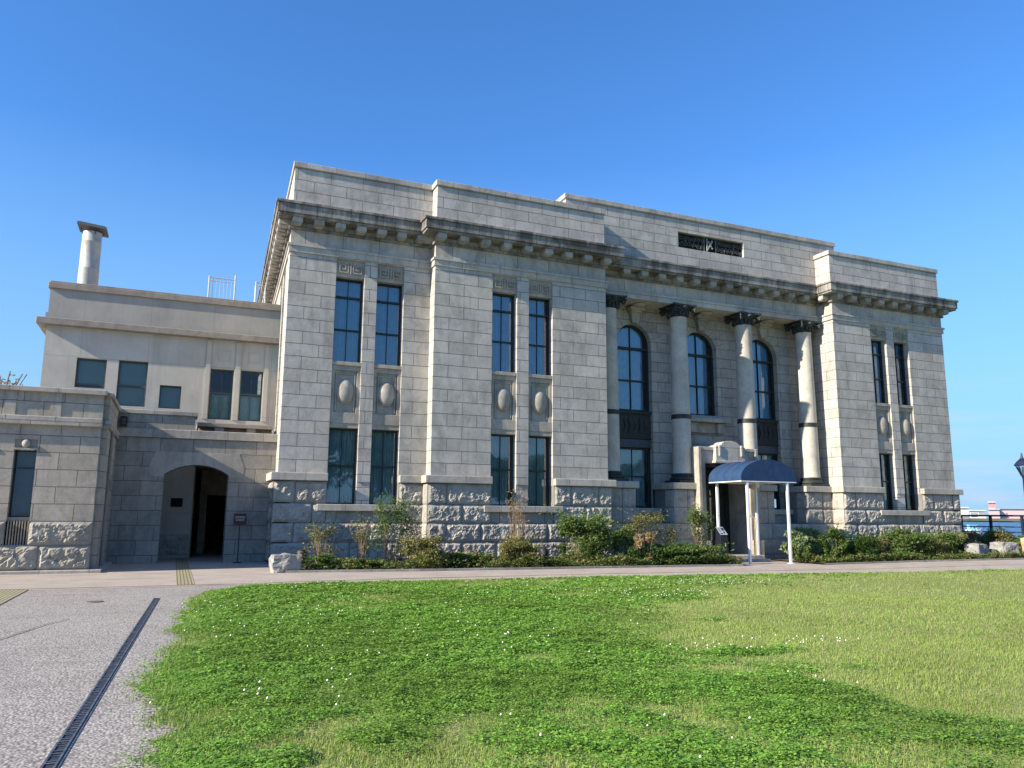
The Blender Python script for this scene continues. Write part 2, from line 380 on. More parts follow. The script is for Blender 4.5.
def rock_patch(mb, org, ud, nd_, w, h, bulge=.07, rough=.05, seed=0, cell=.042, joint=.020):
    """one rock-faced block: org = lower corner on the wall plane, ud along the wall, nd_ outwards"""
    nu = max(4, int(w/cell)); nv = max(4, int(h/cell)); b = len(mb.v)
    o = Vector(org); U = Vector(ud); N = Vector(nd_); Z = Vector((0, 0, 1))
    fu = lambda i, n, W: joint + (W-2*joint)*i/n
    tilt = random.uniform(-.4, .4); tilt2 = random.uniform(-.4, .4)
    for j in range(nv+1):
        for i in range(nu+1):
            x, z = fu(i, nu, w), fu(j, nv, h)
            e = min(x-joint, w-joint-x, z-joint, h-joint-z)
            k = 1-math.exp(-e/.018)
            p = o+U*x+Z*z
            q = Vector((p.x*3.1+seed, p.y*3.1, p.z*3.1))
            d = bulge*(1+.35*tilt*(2*x/w-1)+.3*tilt2*(2*z/h-1))
            for sc, am in ((1.5, 1.0), (4.2, .5)):
                qq = q*sc+Vector((noise.noise(q*2), noise.noise(q*2+Vector((5, 0, 0))), 0))*.35
                pp = noise.voronoi(qq)[1][0]; cv = noise.cell_vector(pp*41.3)-Vector((.5, .5, .5))
                d += rough*am*(cv.z*.9+(qq-pp).dot(cv)*1.7)
            d += rough*(noise.noise(q*3)*.35+noise.noise(q*14)*.22)
            if i in (0, nu) or j in (0, nv): d = 0; k = 1
            elif i in (1, nu-1) or j in (1, nv-1): d = max(.012, d*.55)
            mb.v.append(tuple(p+N*(d*k)))
    for j in range(nv):
        for i in range(nu):
            a = b+j*(nu+1)+i; mb.f.append((a, a+1, a+nu+2, a+nu+1))
    # skirt back to the joint plane
    def sk(seq):
        for p, q in zip(seq, seq[1:]):
            P, Q = Vector(mb.v[p]), Vector(mb.v[q]); n = len(mb.v)
            mb.v += [tuple(P-N*.05), tuple(Q-N*.05)]; mb.f.append((q, p, n, n+1))
    row = lambda j: [b+j*(nu+1)+i for i in range(nu+1)]; colm = lambda i: [b+j*(nu+1)+i for j in range(nv+1)]
    sk(row(0)); sk(list(reversed(row(nv)))); sk(list(reversed(colm(0)))); sk(colm(nu))

def fixn(o):
    import bmesh
    bm = bmesh.new(); bm.from_mesh(o.data); bmesh.ops.recalc_face_normals(bm, faces=bm.faces); bm.to_mesh(o.data); bm.free(); return o

# ================================================================== BANK BUILDING
A, B, C_, D = 5.04, 12.10, 23.97, 31.03
R0, YC, BACK, XC = .56, .84, 18.0, 18.03
bank = empty('bank_building', (0, 0, 0), 'long grey granite bank building with four tall columns and a heavy bracketed cornice', 'building')
SKW = .05
def skew(x, y): return x+SKW*max(0, y-R0)      # the left flank is not quite square to the front
def plan(o, yc=YC):
    return [(-o, R0-o), (A-o, R0-o), (A-o, -o), (B+o, -o), (B+o, yc-o), (C_-o, yc-o), (C_-o, -o), (D+o, -o), (D+o, BACK+o), (skew(-o, BACK), BACK+o)]
ZL0, ZL1, ZW = 2.67, 2.93, 10.50
SILL, LT, PB, UB, UT, GT = 1.91, 4.50, 4.66, 6.80, 9.83, 10.46
rec = [(1.60, 2.61), (3.06, 4.05)]
pl_ = [(A+2.24, A+3.24), (A+3.72, A+4.72)]
pr_ = [(C_+2.28, C_+3.26), (C_+3.74, C_+4.70)]
# --- walls
mb = MB()
# left flank, pairs of window slots
ys = [(2.3, 3.3), (3.78, 4.78), (7.9, 8.9), (9.38, 10.38), (13.2, 14.2), (14.68, 15.68)]
wall_x(mb, R0+.55, BACK, ZL0, ZW, [(y0, y1, LT-2.5, GT) for y0, y1 in ys], 0, .5)
mb.v = [(skew(x, y), y, z) for x, y, z in mb.v]
wall(mb, 0, A+.3, ZL0, ZW, [(x0, x1, SILL, GT) for x0, x1 in rec], R0, R0+.55)
mb.build('recessed_wall', M_ash_r, bank)
mb = MB()
for x0, x1, ws in ((A, B, pl_), (C_, D, pr_)):
    wall(mb, x0, x1, ZL0, ZW, [(p, q, SILL, GT) for p, q in ws], 0, .55)
    wall_x(mb, .55, 2.4, ZL0, ZW, [], x0, x0+.5)
wall_x(mb, .55, 2.4, ZL0, ZW, [], B, B-.5)
wall_x(mb, .55, BACK-.5, ZL0, ZW, [], D, D-.5)
mb.box(.5, D, BACK-.5, BACK, -1, ZW)
for o in build_split(mb, 'pavilion_wall', M_ash, bank): fixn(o)
# centre wall with three arched bays
YW = 1.95
bays = [XC-3.45, XC, XC+3.45]; HW = .88; SPR = 8.87
mb = MB()
lows = [(x-HW, x+HW, SILL, 9.9) for x in (bays[0], bays[2])] + [(XC-HW, XC+HW, 5.98, 9.9), (16.95, 19.12, -1, 3.9)]
wall(mb, B-.1, C_+.1, -.6, ZW, lows, YW, YW+.5)
for x in bays:      # fill the spandrels above the arches
    N = 20
    for i in range(N):
        a0, a1 = PI*i/N, PI*(i+1)/N
        p0, p1 = (x+HW*math.cos(a0), SPR+HW*math.sin(a0)), (x+HW*math.cos(a1), SPR+HW*math.sin(a1))
        mb.quad((p1[0],YW,p1[1]), (p0[0],YW,p0[1]), (p0[0],YW,9.9), (p1[0],YW,9.9))
        mb.quad((p0[0],YW,p0[1]), (p1[0],YW,p1[1]), (p1[0],YW+.5,p1[1]), (p0[0],YW+.5,p0[1]))
        mb.quad((p0[0],YW+.5,p0[1]), (p1[0],YW+.5,p1[1]), (p1[0],YW+.5,9.9), (p0[0],YW+.5,9.9))
mb.build('portico_wall', stone('portico_granite', tuple(c*.92 for c in GR), (.436, 1.12, 2.93, 12.4, .011), stain=.35), bank)
# voussoir joints and keystones
mb = MB()
for x in bays:
    for k, a in enumerate([18, 36, 54, 72, 108, 126, 144, 162]):
        t = rad(a); r0 = HW+.01; r1 = HW+.72 if 40 < a < 140 else HW+.62
        dx, dz = math.cos(t), math.sin(t); w = .009
        P = [(x+r0*dx-w*dz, SPR+r0*dz+w*dx), (x+r0*dx+w*dz, SPR+r0*dz-w*dx), (x+r1*dx+w*dz, SPR+r1*dz-w*dx), (x+r1*dx-w*dz, SPR+r1*dz+w*dx)]
        mb.prism_y(P, YW-.003, YW+.02)
build_split(mb, 'voussoir_joint', M_joint, bank, gap=.01)
for x in bays:
    mb = MB()
    mb.prism_y([(x-.16, 9.74), (x+.16, 9.74), (x+.24, 10.28), (x-.24, 10.28)], YW-.22, YW+.01)
    mb.box(x-.36, x+.36, YW-.42, YW+.01, 10.28, 10.42); mb.box(x-.28, x+.28, YW-.33, YW+.008, 10.2, 10.28)
    k = bevel(mb.build('keystone', M_smooth, bank), .02, 2)
    m2 = MB(); m2.lathe(x, YW-.48, [(.10, 10.36), (.26, 10.41), (.3, 10.47), (.26, 10.498)], 24); m2.build('rosette', M_smooth, k, True)

# --- rock-faced base
COURSES = [(-.62, .02, .55), (.02, .66, 0), (.66, 1.30, .6), (1.30, 1.94, 0), (1.94, 2.665, .62)]
def rustic_run(mb, jm, u0, u1, plane, gaps, axis='x', rough=.032, bulge=.055, courses=COURSES, L0=1.27, out=-1):
    """rows of blocks along x (or y) with the joint plane behind"""
    for ci, (z0, z1, off) in enumerate(courses):
        blocked = [(p, q) for p, q, zz0, zz1 in gaps if zz0 < (z0+z1)/2 < zz1]
        segs = [(u0, u1)]
        for p, q in blocked:
            segs = [s for (s0, s1) in segs for s in ((s0, min(s1, p)), (max(s0, q), s1)) if s[1]-s[0] > .05]
        for s0, s1 in segs:
            if axis == 'x': jm.box(s0, s1, plane, plane+.5, z0, z1)
            else: jm.box(plane, plane+.5, s0, s1, z0, z1) if out < 0 else jm.box(plane-.5, plane, s0, s1, z0, z1)
            ln = s1-s0; first = L0*(.55 if off else 1.0)
            cuts = [s0]; 
            while s1-cuts[-1] > L0*1.35:
                cuts.append(cuts[-1] + (first if len(cuts) == 1 else L0*random.uniform(.92, 1.08)))
            cuts.append(s1)
            for p, q in zip(cuts, cuts[1:]):
                if axis == 'x': rock_patch(mb, (p, plane, z0), (1, 0, 0), (0, -1, 0), q-p, z1-z0, bulge, rough, random.random()*50)
                elif out < 0: rock_patch(mb, (plane, q, z0), (0, -1, 0), (-1, 0, 0), q-p, z1-z0, bulge, rough, random.random()*50)
                else: rock_patch(mb, (plane, p, z0), (0, 1, 0), (1, 0, 0), q-p, z1-z0, bulge, rough, random.random()*50)
rm, jm = MB(), MB()
rustic_run(rm, jm, -.13, A-.06, R0-.09, [(1.60, 4.05, 1.4, 3)])
rustic_run(rm, jm, A-.12, B+.12, -.09, [(pl_[0][0], pl_[1][1], 1.4, 3)])
rustic_run(rm, jm, C_-.12, D+.12, -.09, [(pr_[0][0], pr_[1][1], 1.4, 3)])
rustic_run(rm, jm, R0-.09, 1.75, -.09, [], 'y', .03, .04)
rustic_run(rm, jm, -.09, 8, D+.09, [], 'y', .03, .04, out=1)
for px_, y1_ in ((A-.125, R0-.05), (C_-.125, .60)):
    for z0, z1, _ in COURSES: rock_patch(rm, (px_, y1_, z0), (0, -1, 0), (-1, 0, 0), y1_+.10, z1-z0, .02, .014, random.random()*30)
# low plinth between the pedestals
rustic_run(rm, jm, B+.12, 16.50, .55, [], 'x', .012, .02, COURSES[:3], 1.5)
rustic_run(rm, jm, 19.60, C_-.12, .55, [], 'x', .012, .02, COURSES[:3], 1.5)
jm.box(B+.12, 16.5, 1.0, YW+.1, 0, 1.29); jm.box(19.6, C_-.12, 1.0, YW+.1, 0, 1.29)
build_split(rm, 'rock_faced_base', M_rock, bank); build_split(jm, 'base_core', M_joint, bank)
# dressed stones under the window sills
mb = MB()
for (x0, x1), yf in (((1.60, 4.05), R0), ((pl_[0][0], pl_[1][1]), 0), ((pr_[0][0], pr_[1][1]), 0)):
    xs = [x0-.0, x0+.35, x0+1.2, x1-.35, x1]
    for p, q in zip(xs, xs[1:]): mb.box(p+.006, q-.006, yf-.04+random.uniform(-.006, .006), yf+.3, 1.31, 1.70)
for x in (bays[0], bays[2]):
    for p, q in ((x-.95, x-.1), (x-.09, x+.95)): mb.box(p, q-.012, 1.55, YW+.2, 1.29, 1.70)
build_split(mb, 'apron_stone', M_smooth, bank, (.01,))
# pedestals
cols = [XC-5.19, XC-1.73, XC+1.73, XC+5.19]
pm = MB()
for i, x in enumerate(cols):
    x0, x1 = x-.86, x+.86
    if i == 0: x0 = B+.02
    if i == 3: x1 = C_-.02
    if i == 1: x1 = 16.52
    if i == 2: x0 = 19.55
    jj = MB(); ry = .58
    for z0, z1 in ((1.30, 1.94), (1.94, 2.665)):
        jj.box(x0+.02, x1-.02, ry, YW+.1, z0, z1)
        half = (x0+x1)/2+.15
        for p, q in ((x0, half), (half, x1)):
            if q-p > .12: rock_patch(pm, (p, ry, z0), (1, 0, 0), (0, -1, 0), q-p, z1-z0, .035, .02, random.random()*40)
        rock_patch(pm, (x0+.02, 1.2, z0), (0, -1, 0), (-1, 0, 0), 1.2-ry, z1-z0, .03, .015, random.random()*40)
        rock_patch(pm, (x1-.02, ry, z0), (0, 1, 0), (1, 0, 0), 1.2-ry, z1-z0, .03, .015, random.random()*40)
    jj.build('pedestal_core', M_joint, bank)
build_split(pm, 'pedestal_stone', M_rock, bank, gap=.2)
# --- ledge (water table)
mb = MB()
def ledge(x0, x1, yf, yb): mb.box(x0, x1, yf, yb, ZL0, ZL1)
P = .235
ledge(-P, 1.60, R0-P, R0+.05); mb.box(-P, .05, R0+.05, 1.8, ZL0, ZL1)
ledge(4.05, A-P+.001, R0-P, R0+.05); ledge(A-P, pl_[0][0], -P, .05); mb.box(A-P, A+.05, .05, R0+.05, ZL0, ZL1)
ledge(pl_[1][1], B+P, -P, .05); mb.box(B-.05, B+P, .05, .44, ZL0, ZL1)
ledge(C_-P, pr_[0][0], -P, .05); mb.box(C_-P, C_+.05, .05, .44, ZL0, ZL1)
ledge(pr_[1][1], D+P, -P, .05); mb.box(D-.05, D+P, .05, BACK, ZL0, ZL1)
for i, x in enumerate(cols):
    x0, x1 = x-.93, x+.93
    if i == 0: x0 = B-.1
    if i == 3: x1 = C_+.1
    if i == 1: x1 = 16.52
    if i == 2: x0 = 19.55
    mb.box(x0, x1, .44, YW+.1, ZL0+.003, ZL1+.003)
build_split(mb, 'water_table_ledge', M_ledge, bank, (.018, 2))
# --- window sills
for (x0, x1), yf in (((1.28, 4.39), R0), ((pl_[0][0]-.3, pl_[1][1]+.33), 0), ((pr_[0][0]-.3, pr_[1][1]+.33), 0), ((bays[0]-1.0, bays[0]+1.02), YW-.35), ((bays[2]-1.0, bays[2]+1.02), YW-.35)):
    mb = MB(); mb.box(x0, x1, yf-.2, yf+.30, 1.69, 1.912); bevel(mb.build('sill', M_ledge, bank), .012)
# --- panels, eggs, greek keys and mid piers of the window pairs
for ws, yf in ((rec, R0), (pl_, 0.), (pr_, 0.)):
    mb = MB(); xm0, xm1 = ws[0][1], ws[1][0]
    mb.box(xm0-.001, xm1+.001, yf+.035, yf+.5, SILL, GT-.02)
    mb.build('mid_pier', M_ash, bank)
    for x0, x1 in ws:
        w = x1-x0; xc = (x0+x1)/2
        mb = MB()
        # panel with a sunk field: outer border, inner border, field
        y1 = yf+.06; y2 = yf+.15
        mb.box(x0, x1, yf+.02, yf+.40, 6.67, 6.80)                 # upper window sill stone
        mb.box(x0, x1, y1, yf+.40, PB, 5.03); mb.box(x0, x1, y1+.02, yf+.40, 6.50, 6.67)
        mb.box(x0, x0+.12, y1+.02, yf+.40, 5.03, 6.50); mb.box(x1-.12, x1, y1+.02, yf+.40, 5.03, 6.50)
        mb.box(x0+.12, x1-.12, y2, yf+.40, 5.03, 6.50)
        for q in ((x0+.17, x0+.21, 5.10, 6.40), (x1-.21, x1-.17, 5.10, 6.40), (x0+.21, x1-.21, 6.36, 6.40)):
            mb.box(q[0], q[1], y2-.05, y2+.01, q[2], q[3])
        mb.box(x0, x1, yf+.08, yf+.40, LT, PB)
        p = bevel(mb.build('spandrel_panel', M_smooth, bank), .008)
        e = MB(); e.blob((xc, y2, 5.76), .30, .17, .43, 28, 16, lambda d: 1+.05*abs(d.z)-.03*(abs(d.z) < .04))
        e.build('oval_boss', M_smooth, p, True)
        # greek key frieze above the upper window
        mb = MB(); yk = yf+.07; mb.box(x0, x1, yk, yf+.4, UT, GT)
        def strip(a, b_, c, d_): mb.box(xc+a, xc+b_, yk-.062, yk+.005, 9.98+c, 9.98+d_)
        t = .032
        for s in (-1, 1):
            def ss(a, b_, c, d_): lo, hi = sorted((s*a, s*b_)); strip(lo, hi, c, d_)
            ss(.075, .40, .0, t); ss(.075, .075+t, t, .34); ss(.40-t, .40, t, .26+t); ss(.17, .40-t, .26, .26+t); ss(.17, .17+t, .11, .26); ss(.17+t, .30, .11, .11+t)
        strip(-.02, .02, -.02, .40)
        mb.build('greek_key_panel', M_smooth, bank)
# --- entablature
mb = MB(); mb.prism(plan(.0), 10.785, 11.62)
fixn(mb.build('frieze', M_frz, bank))
mb = MB(); mb.prism(plan(.055), 10.50, 10.71); mb.prism(plan(.10), 10.71, 10.79)
fixn(mb.build('string_course', M_str, bank))
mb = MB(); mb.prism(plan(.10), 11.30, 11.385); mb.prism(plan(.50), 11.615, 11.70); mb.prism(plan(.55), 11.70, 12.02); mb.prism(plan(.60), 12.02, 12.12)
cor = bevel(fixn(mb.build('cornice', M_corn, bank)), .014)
def modillion(x0, x1, y0, y1):
    m = MB(); m.box(x0, x1, y0, y1, 11.42, 11.62); m.box(x0+.03, x1-.03, y0+.03, y1-.0, 11.385, 11.42)
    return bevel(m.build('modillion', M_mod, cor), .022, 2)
W2 = .165
for k in range(7):
    x = .15+.735*k; modillion(x-W2, x+W2, R0-.44, R0-.002)
for x0 in (A, C_):
    for k in range(9):
        x = x0+.12+.853*k; modillion(x-W2, x+W2, -.44, -.002)
for k in range(12):
    x = XC+(k-5.5)*.868+.12; modillion(x-W2, x+W2, YC-.44, YC-.002)
modillion(A-.44, A-.002, .14-.06, .14+.27); modillion(C_-.44, C_-.002, .08, .40)
for k in range(22):
    y = R0+.14+.78*k; modillion(skew(-.44, y), skew(-.002, y), y-W2, y+W2)
# --- parapets
ZP, ZQ = 13.79, 14.62
def parapet(pts, z1, lower=True, of=0.0):
    m = MB(); m.prism(pts, 12.1, z1-.2); return fixn(m.build('parapet', M_par, bank))
def off(pts, o):
    n = len(pts); out = []
    for i in range(n):
        p0, p1, p2 = Vector(pts[i-1]), Vector(pts[i]), Vector(pts[(i+1) % n])
        d1, d2 = (p1-p0).normalized(), (p2-p1).normalized()
        n1, n2 = Vector((d1.y, -d1.x)), Vector((d2.y, -d2.x))
        out.append(tuple(p1+(n1+n2)*o))
    return out
left_p = [(.02, R0+.02), (A+.2, R0+.02), (A+.2, R0+.5), (.5, R0+.5), (skew(.5, BACK), BACK-.02), (skew(.02, BACK), BACK-.02)]
lp = [(A+.02, .02), (B-.02, .02), (B-.02, 1.25), (A+.02, 1.25)]
rp = [(C_+.02, .02), (D-.02, .02), (D-.02, BACK-.02), (D-.5, BACK-.02), (D-.5, 1.25), (C_+.02, 1.25)]
for pts in (left_p, lp, rp):
    parapet(pts, ZP)
    m = MB(); m.prism(off(pts, .055), 12.1, 12.36); fixn(m.build('parapet_base', M_par, bank))
    m = MB(); m.prism(off(pts, .06), ZP-.2, ZP); bevel(fixn(m.build('coping', M_cop, bank)), .012)
CX0, CX1, CY0 = XC-7.22, XC+7.22, .90
gx0, gx1, gz0, gz1 = 16.28, 19.82, 13.12, 13.83
mb = MB(); wall(mb, CX0, CX1, 12.1, ZQ-.2, [(gx0, gx1, gz0, gz1)], CY0, CY0+.22); mb.box(CX0+.001, CX1-.001, CY0+.22, 4.0, 12.1, ZQ-.201)
mb.build('parapet', M_par, bank)
mb = MB(); mb.box(CX0-.06, CX1+.06, CY0-.06, 4.06, ZQ-.2, ZQ); bevel(mb.build('coping', M_cop, bank), .012)
mb = MB(); mb.box(.4, D-.4, 1.1, BACK-.3, 12.1, 12.2); mb.build('roof', M_cem, bank)
# --- pierced bronze grille
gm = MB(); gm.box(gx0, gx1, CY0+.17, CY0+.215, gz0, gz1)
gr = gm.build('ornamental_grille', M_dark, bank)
gm = MB()
def spiral(cx, cz, r, s, turns=1.6, sx=1):
    pts = []
    for i in range(22):
        t = i/21; a = t*turns*2*PI+s; rr = r*(1-.82*t)
        pts.append((cx+sx*rr*math.cos(a), CY0+.12, cz+rr*math.sin(a)))
    gm.tube(pts, .011, 5)
for sgn in (-1, 1):
    for i in range(7):
        cx = 18.05+sgn*(.42+.22*i)
        for cz, s in ((13.62, 0), (13.36, PI)): spiral(cx, cz, .12, s+i, 1.5, sgn)
        if i % 2 == 0: gm.tube([(cx-.11, CY0+.12, 13.2), (cx, CY0+.11, 13.48), (cx+.11, CY0+.12, 13.75)], .010, 5)
gm.box(gx0, gx1, CY0+.10, CY0+.14, gz0, gz0+.04); gm.box(gx0, gx1, CY0+.10, CY0+.14, gz1-.04, gz1)
for x in (gx0, gx1-.04, 17.72, 18.34): gm.box(x, x+.04, CY0+.102, CY0+.142, gz0+.04, gz1-.04)
gm.build('scrollwork', plain('bronze_scroll', (.11, .115, .10), .5, var=.3), gr)
gm = MB()
for i in range(5): gm.blob((17.94+.055*i, CY0+.1, 13.3+.09*i), .05, .03, .06, 8, 6)
for i in range(4): gm.blob((18.16-.06*i, CY0+.1, 13.34+.09*i), .045, .03, .05, 8, 6)
gm.box(17.86, 17.90, CY0+.08, CY0+.12, 13.18, 13.75)
gm.build('emblem', plain('pale_bronze', (.30, .32, .27), .5, var=.2), gr, True)

# --- columns
colm = None
for i, x in enumerate(cols):
    y = 1.1
    mb = MB(); mb.lathe(x, y, [(.425, 3.33), (.405, 3.40), (.40, 3.6), (.392, 5.5), (.38, 7), (.36, 8.8), (.345, 9.9), (.36, 9.96), (.36, 10.02)], 40)
    c = mb.build('column', M_col, bank, True)
    mb = MB(); mb.box(x-.54, x+.54, y-.54, y+.54, ZL1, 3.05)
    mb.lathe(x, y, [(.50, 3.05), (.53, 3.08), (.53, 3.14), (.50, 3.17), (.45, 3.19), (.43, 3.23), (.46, 3.26), (.475, 3.30), (.45, 3.335)], 40)
    bevel(mb.build('column_base', M_bronze, c, True), .02, 2)
    mb = MB(); mb.lathe(x, y, [(.40, 5.60), (.412, 5.61), (.412, 5.78), (.40, 5.79)], 40); mb.build('band', M_bronze, c, True)
    mb = MB()
    def nz(d): return 1+.10*noise.noise(Vector((d.x*6+i*3, d.y*6, d.z*6)))
    mb.lathe(x, y, [(.36, 9.98), (.39, 10.0), (.38, 10.06), (.42, 10.2), (.50, 10.34), (.54, 10.40)], 32)
    for k in range(16):
        t = 2*PI*k/16; z = 10.16 if k % 2 else 10.09; rr = .43 if k % 2 else .40
        mb.blob((x+rr*math.cos(t), y+rr*math.sin(t), z), .075, .075, .13, 8, 6, nz)
    for sx_ in (-1, 1):
        for sy_ in (-1, 1):
            cx_, cy_ = x+sx_*.47, y+sy_*.47
            for q in range(14):     # volute scroll seen on the diagonal
                t = q/13; a = t*2*PI*1.35+.6; rr = .13*(1-.7*t)
                mb.blob((cx_+sx_*rr*math.cos(a)*.7, cy_+sy_*rr*math.cos(a)*.7, 10.25+rr*math.sin(a)), .045, .045, .045, 6, 5)
    for s in range(8):
        t = 2*PI*s/8; mb.blob((x+.5*math.cos(t), y+.5*math.sin(t), 10.36), .12, .12, .09, 8, 6, nz)
    n = []
    for s in range(4):              # abacus with hollowed sides
        for q in range(7):
            t = q/6; e = .575; hollow = .09*math.sin(PI*t); u = -e+2*e*t
            pnt = [(u, -e+hollow), (e-hollow, u), (-u, e-hollow), (-e+hollow, -u)][s]
            if q < 6: n.append((x+pnt[0], y+pnt[1]))
    mb.prism(n, 10.41, 10.495)
    mb.build('capital', M_bronze, c, True)

# --- windows
def arc_pts(x, hw, spr, n=20): return [(x+hw*math.cos(PI*i/n), spr+hw*math.sin(PI*i/n)) for i in range(n+1)]
def curtain(win, x0, x1, z0, z1, y, mat, ppm=9, amp=.022, arch=None):
    mb = MB(); nx = int((x1-x0)*ppm*8); random.seed(int(x0*100)); ph = random.random()*6
    prev = None
    for i in range(nx+1):
        x = x0+(x1-x0)*i/nx
        yy = y+amp*math.sin(x*ppm*2*PI+ph+.8*math.sin(x*3.1))+.4*amp*math.sin(x*ppm*4.1*PI)
        zt = z1 if not arch else arch[1]+math.sqrt(max(0, arch[2]**2-(x-arch[0])**2))
        cur = ((x, yy, z0), (x, yy, zt))
        if prev: mb.quad(prev[0], cur[0], cur[1], prev[1])
        prev = cur
    mb.build('curtain', mat, win, True)
def window(x0, x1, z0, z1, yf, zbars, mat=M_curt, gap=0, fr=.06, parent=bank, fm=M_frame, mull=True, curt=True, gm_=None):
    ya, yb = yf, yf+.12; mb = MB()
    mb.box(x0, x0+fr, ya, yb, z0, z1); mb.box(x1-fr, x1, ya, yb, z0, z1)
    mb.box(x0+fr, x1-fr, ya, yb, z1-fr, z1); mb.box(x0+fr, x1-fr, ya, yb, z0, z0+fr)
    for z, h, dy in zbars: mb.box(x0+fr, x1-fr, ya+dy, yb-.01, z-h/2, z+h/2)
    if mull:
        cuts = [z0+fr]+sum([[z-h/2, z+h/2] for z, h, dy in sorted(zbars)], [])+[z1-fr]
        xc = (x0+x1)/2
        for p, q in zip(cuts[::2], cuts[1::2]): mb.box(xc-.010, xc+.010, ya+.035, yb-.02, p, q)
    w = mb.build('window', fm, parent)
    m = MB(); m.quad((x0+fr,ya+.07,z0+fr),(x1-fr,ya+.07,z0+fr),(x1-fr,ya+.07,z1-fr),(x0+fr,ya+.07,z1-fr)); m.build('pane', gm_ or M_glass, w)
    if curt: curtain(w, x0+.03, x1-.03-gap, z0+.03, z1-.03, ya+.15, mat)
    return w
for ws, yf in ((rec, R0), (pl_, 0.), (pr_, 0.)):
    for i, (x0, x1) in enumerate(ws):
        window(x0, x1, UB, UT, yf+.30, [(9.16, .07, .0), (7.98, .06, .02)], M_curt, .0 if yf > .1 else .10*(i+.2))
        window(x0, x1, SILL, LT, yf+.30, [(3.22, .06, .02)], M_curt2, 0 if yf > .1 else .1)
for y0, y1 in ys:       # flank windows, mirrored frames facing left
    for z0, z1, zz in ((UB, UT, (9.16, 7.98)), (2.0, LT, (3.22,))):
        mb = MB(); f = .075
        mb.box(.28, .40, y0, y0+f, z0, z1); mb.box(.28, .40, y1-f, y1, z0, z1); mb.box(.28, .40, y0+f, y1-f, z0, z0+f); mb.box(.28, .40, y0+f, y1-f, z1-f, z1)
        for z in zz: mb.box(.30, .39, y0+f, y1-f, z-.03, z+.03)
        SKV = lambda q: [(skew(x, y), y, z) for x, y, z in q]
        mb.v = SKV(mb.v)
        w = mb.build('window', M_frame, bank)
        m = MB(); m.quad((.34,y1-f,z0+f),(.34,y0+f,z0+f),(.34,y0+f,z1-f),(.34,y1-f,z1-f)); m.v = SKV(m.v); m.build('pane', M_glass, w)
        m = MB(); m.quad((.46,y1,z0),(.46,y0,z0),(.46,y0,z1),(.46,y1,z1)); m.v = SKV(m.v); m.build('curtain', M_curt2, w)
    mb = MB(); mb.box(.06, .45, y0, y1, LT+.001, UB-.001); mb.box(.08, .45, y0, y1, UT+.001, GT); mb.v = [(skew(x, y), y, z) for x, y, z in mb.v]; mb.build('spandrel_panel', M_smooth, bank)
for x in bays:
    ya, yb = YW+.26, YW+.40; fr = .085; z0 = 5.98; mb = MB()
    mb.box(x-HW, x-HW+fr, ya, yb, z0, SPR); mb.box(x+HW-fr, x+HW, ya, yb, z0, SPR); mb.box(x-HW+fr, x+HW-fr, ya, yb, z0, z0+fr)
    po, pi_ = arc_pts(x, HW, SPR), arc_pts(x, HW-fr, SPR)
    for i in range(20): mb.prism_y([po[i+1], pi_[i+1], pi_[i], po[i]], ya, yb)
    mb.box(x-HW+fr, x+HW-fr, ya-.02, yb-.01, 8.66, 8.76); mb.box(x-HW+fr, x+HW-fr, ya+.02, yb-.01, 7.27, 7.34)
    for p, q in ((z0+fr, 7.27), (7.34, 8.66), (8.76, SPR+HW-fr)): mb.box(x-.013, x+.013, ya+.03, yb-.02, p, q)
    w = fixn(mb.build('window', M_frame, bank))
    pts = [(x-HW+fr, z0+fr), (x+HW-fr, z0+fr)]+pi_
    m = MB(); m.v = [(p, ya+.08, q) for p, q in pts]; m.f = [tuple(range(len(pts)))]; m.build('pane', M_glass, w)
    curtain(w, x-HW+.03, x+HW-.06-.16, z0+.03, 0, ya+.17, M_curt, 7, .02, (x, SPR, HW-.02))
for x in (bays[0], bays[2]):
    w = window(x-HW, x+HW, SILL, 4.44, YW+.26, [(3.22, .06, .02)], M_curt2, .2, .085)
    mb = MB(); mb.box(x-HW, x+HW, YW+.16, YW+.45, 4.85, 5.98)
    for q in (-.55, 0, .55): mb.box(x+q-.23, x+q+.23, YW+.13, YW+.17, 5.02, 5.72)
    mb.box(x-HW, x+HW, YW+.08, YW+.4, 5.86, 5.975)
    for q in range(5): mb.tube([(x-.5+q*.25, YW+.12, 5.1), (x-.4+q*.25, YW+.10, 5.35), (x-.5+q*.25, YW+.12, 5.62)], .022, 6)
    mb.box(x-HW, x+HW, YW+.10, YW+.4, 4.80, 4.86)
    p = bevel(mb.build('bronze_spandrel', M_bronze, bank), .01)
    mb = MB(); mb.prism([(x-HW, YW+.18), (x+HW, YW+.18), (x+HW, YW+.42), (x-HW, YW+.42)], 4.50, 4.79); mb.build('slate_apron', M_slate, p)
    mb = MB(); mb.box(x-HW, x+HW, YW+.10, YW+.42, 4.44, 4.50); mb.build('transom_moulding', M_framel, p)
# balcony shelf and carved swag over the door
mb = MB(); mb.box(XC-1.06, XC+1.08, YW-.50, YW+.02, 5.62, 5.80); mb.box(XC-.95, XC+.95, YW-.18, YW+.02, 5.18, 5.62)
bal = bevel(mb.build('balcony_shelf', M_smooth, bank), .015)
for s in (-.72, .72):
    mb = MB(); mb.box(XC+s-.16, XC+s+.16, YW-.36, YW-.1, 5.16, 5.60); bevel(mb.build('console', M_smooth, bal), .03, 2)
mb = MB()
for s in (-1, 1): mb.prism_y([(XC+s*1.2, 5.0), (XC+s*1.2, 4.2), (XC+s*.45, 4.2), (XC+s*.8, 4.45), (XC+s*1.08, 4.8)][::s], YW-.07, YW+.01)
build_split(mb, 'carved_scroll', M_smooth, bank)
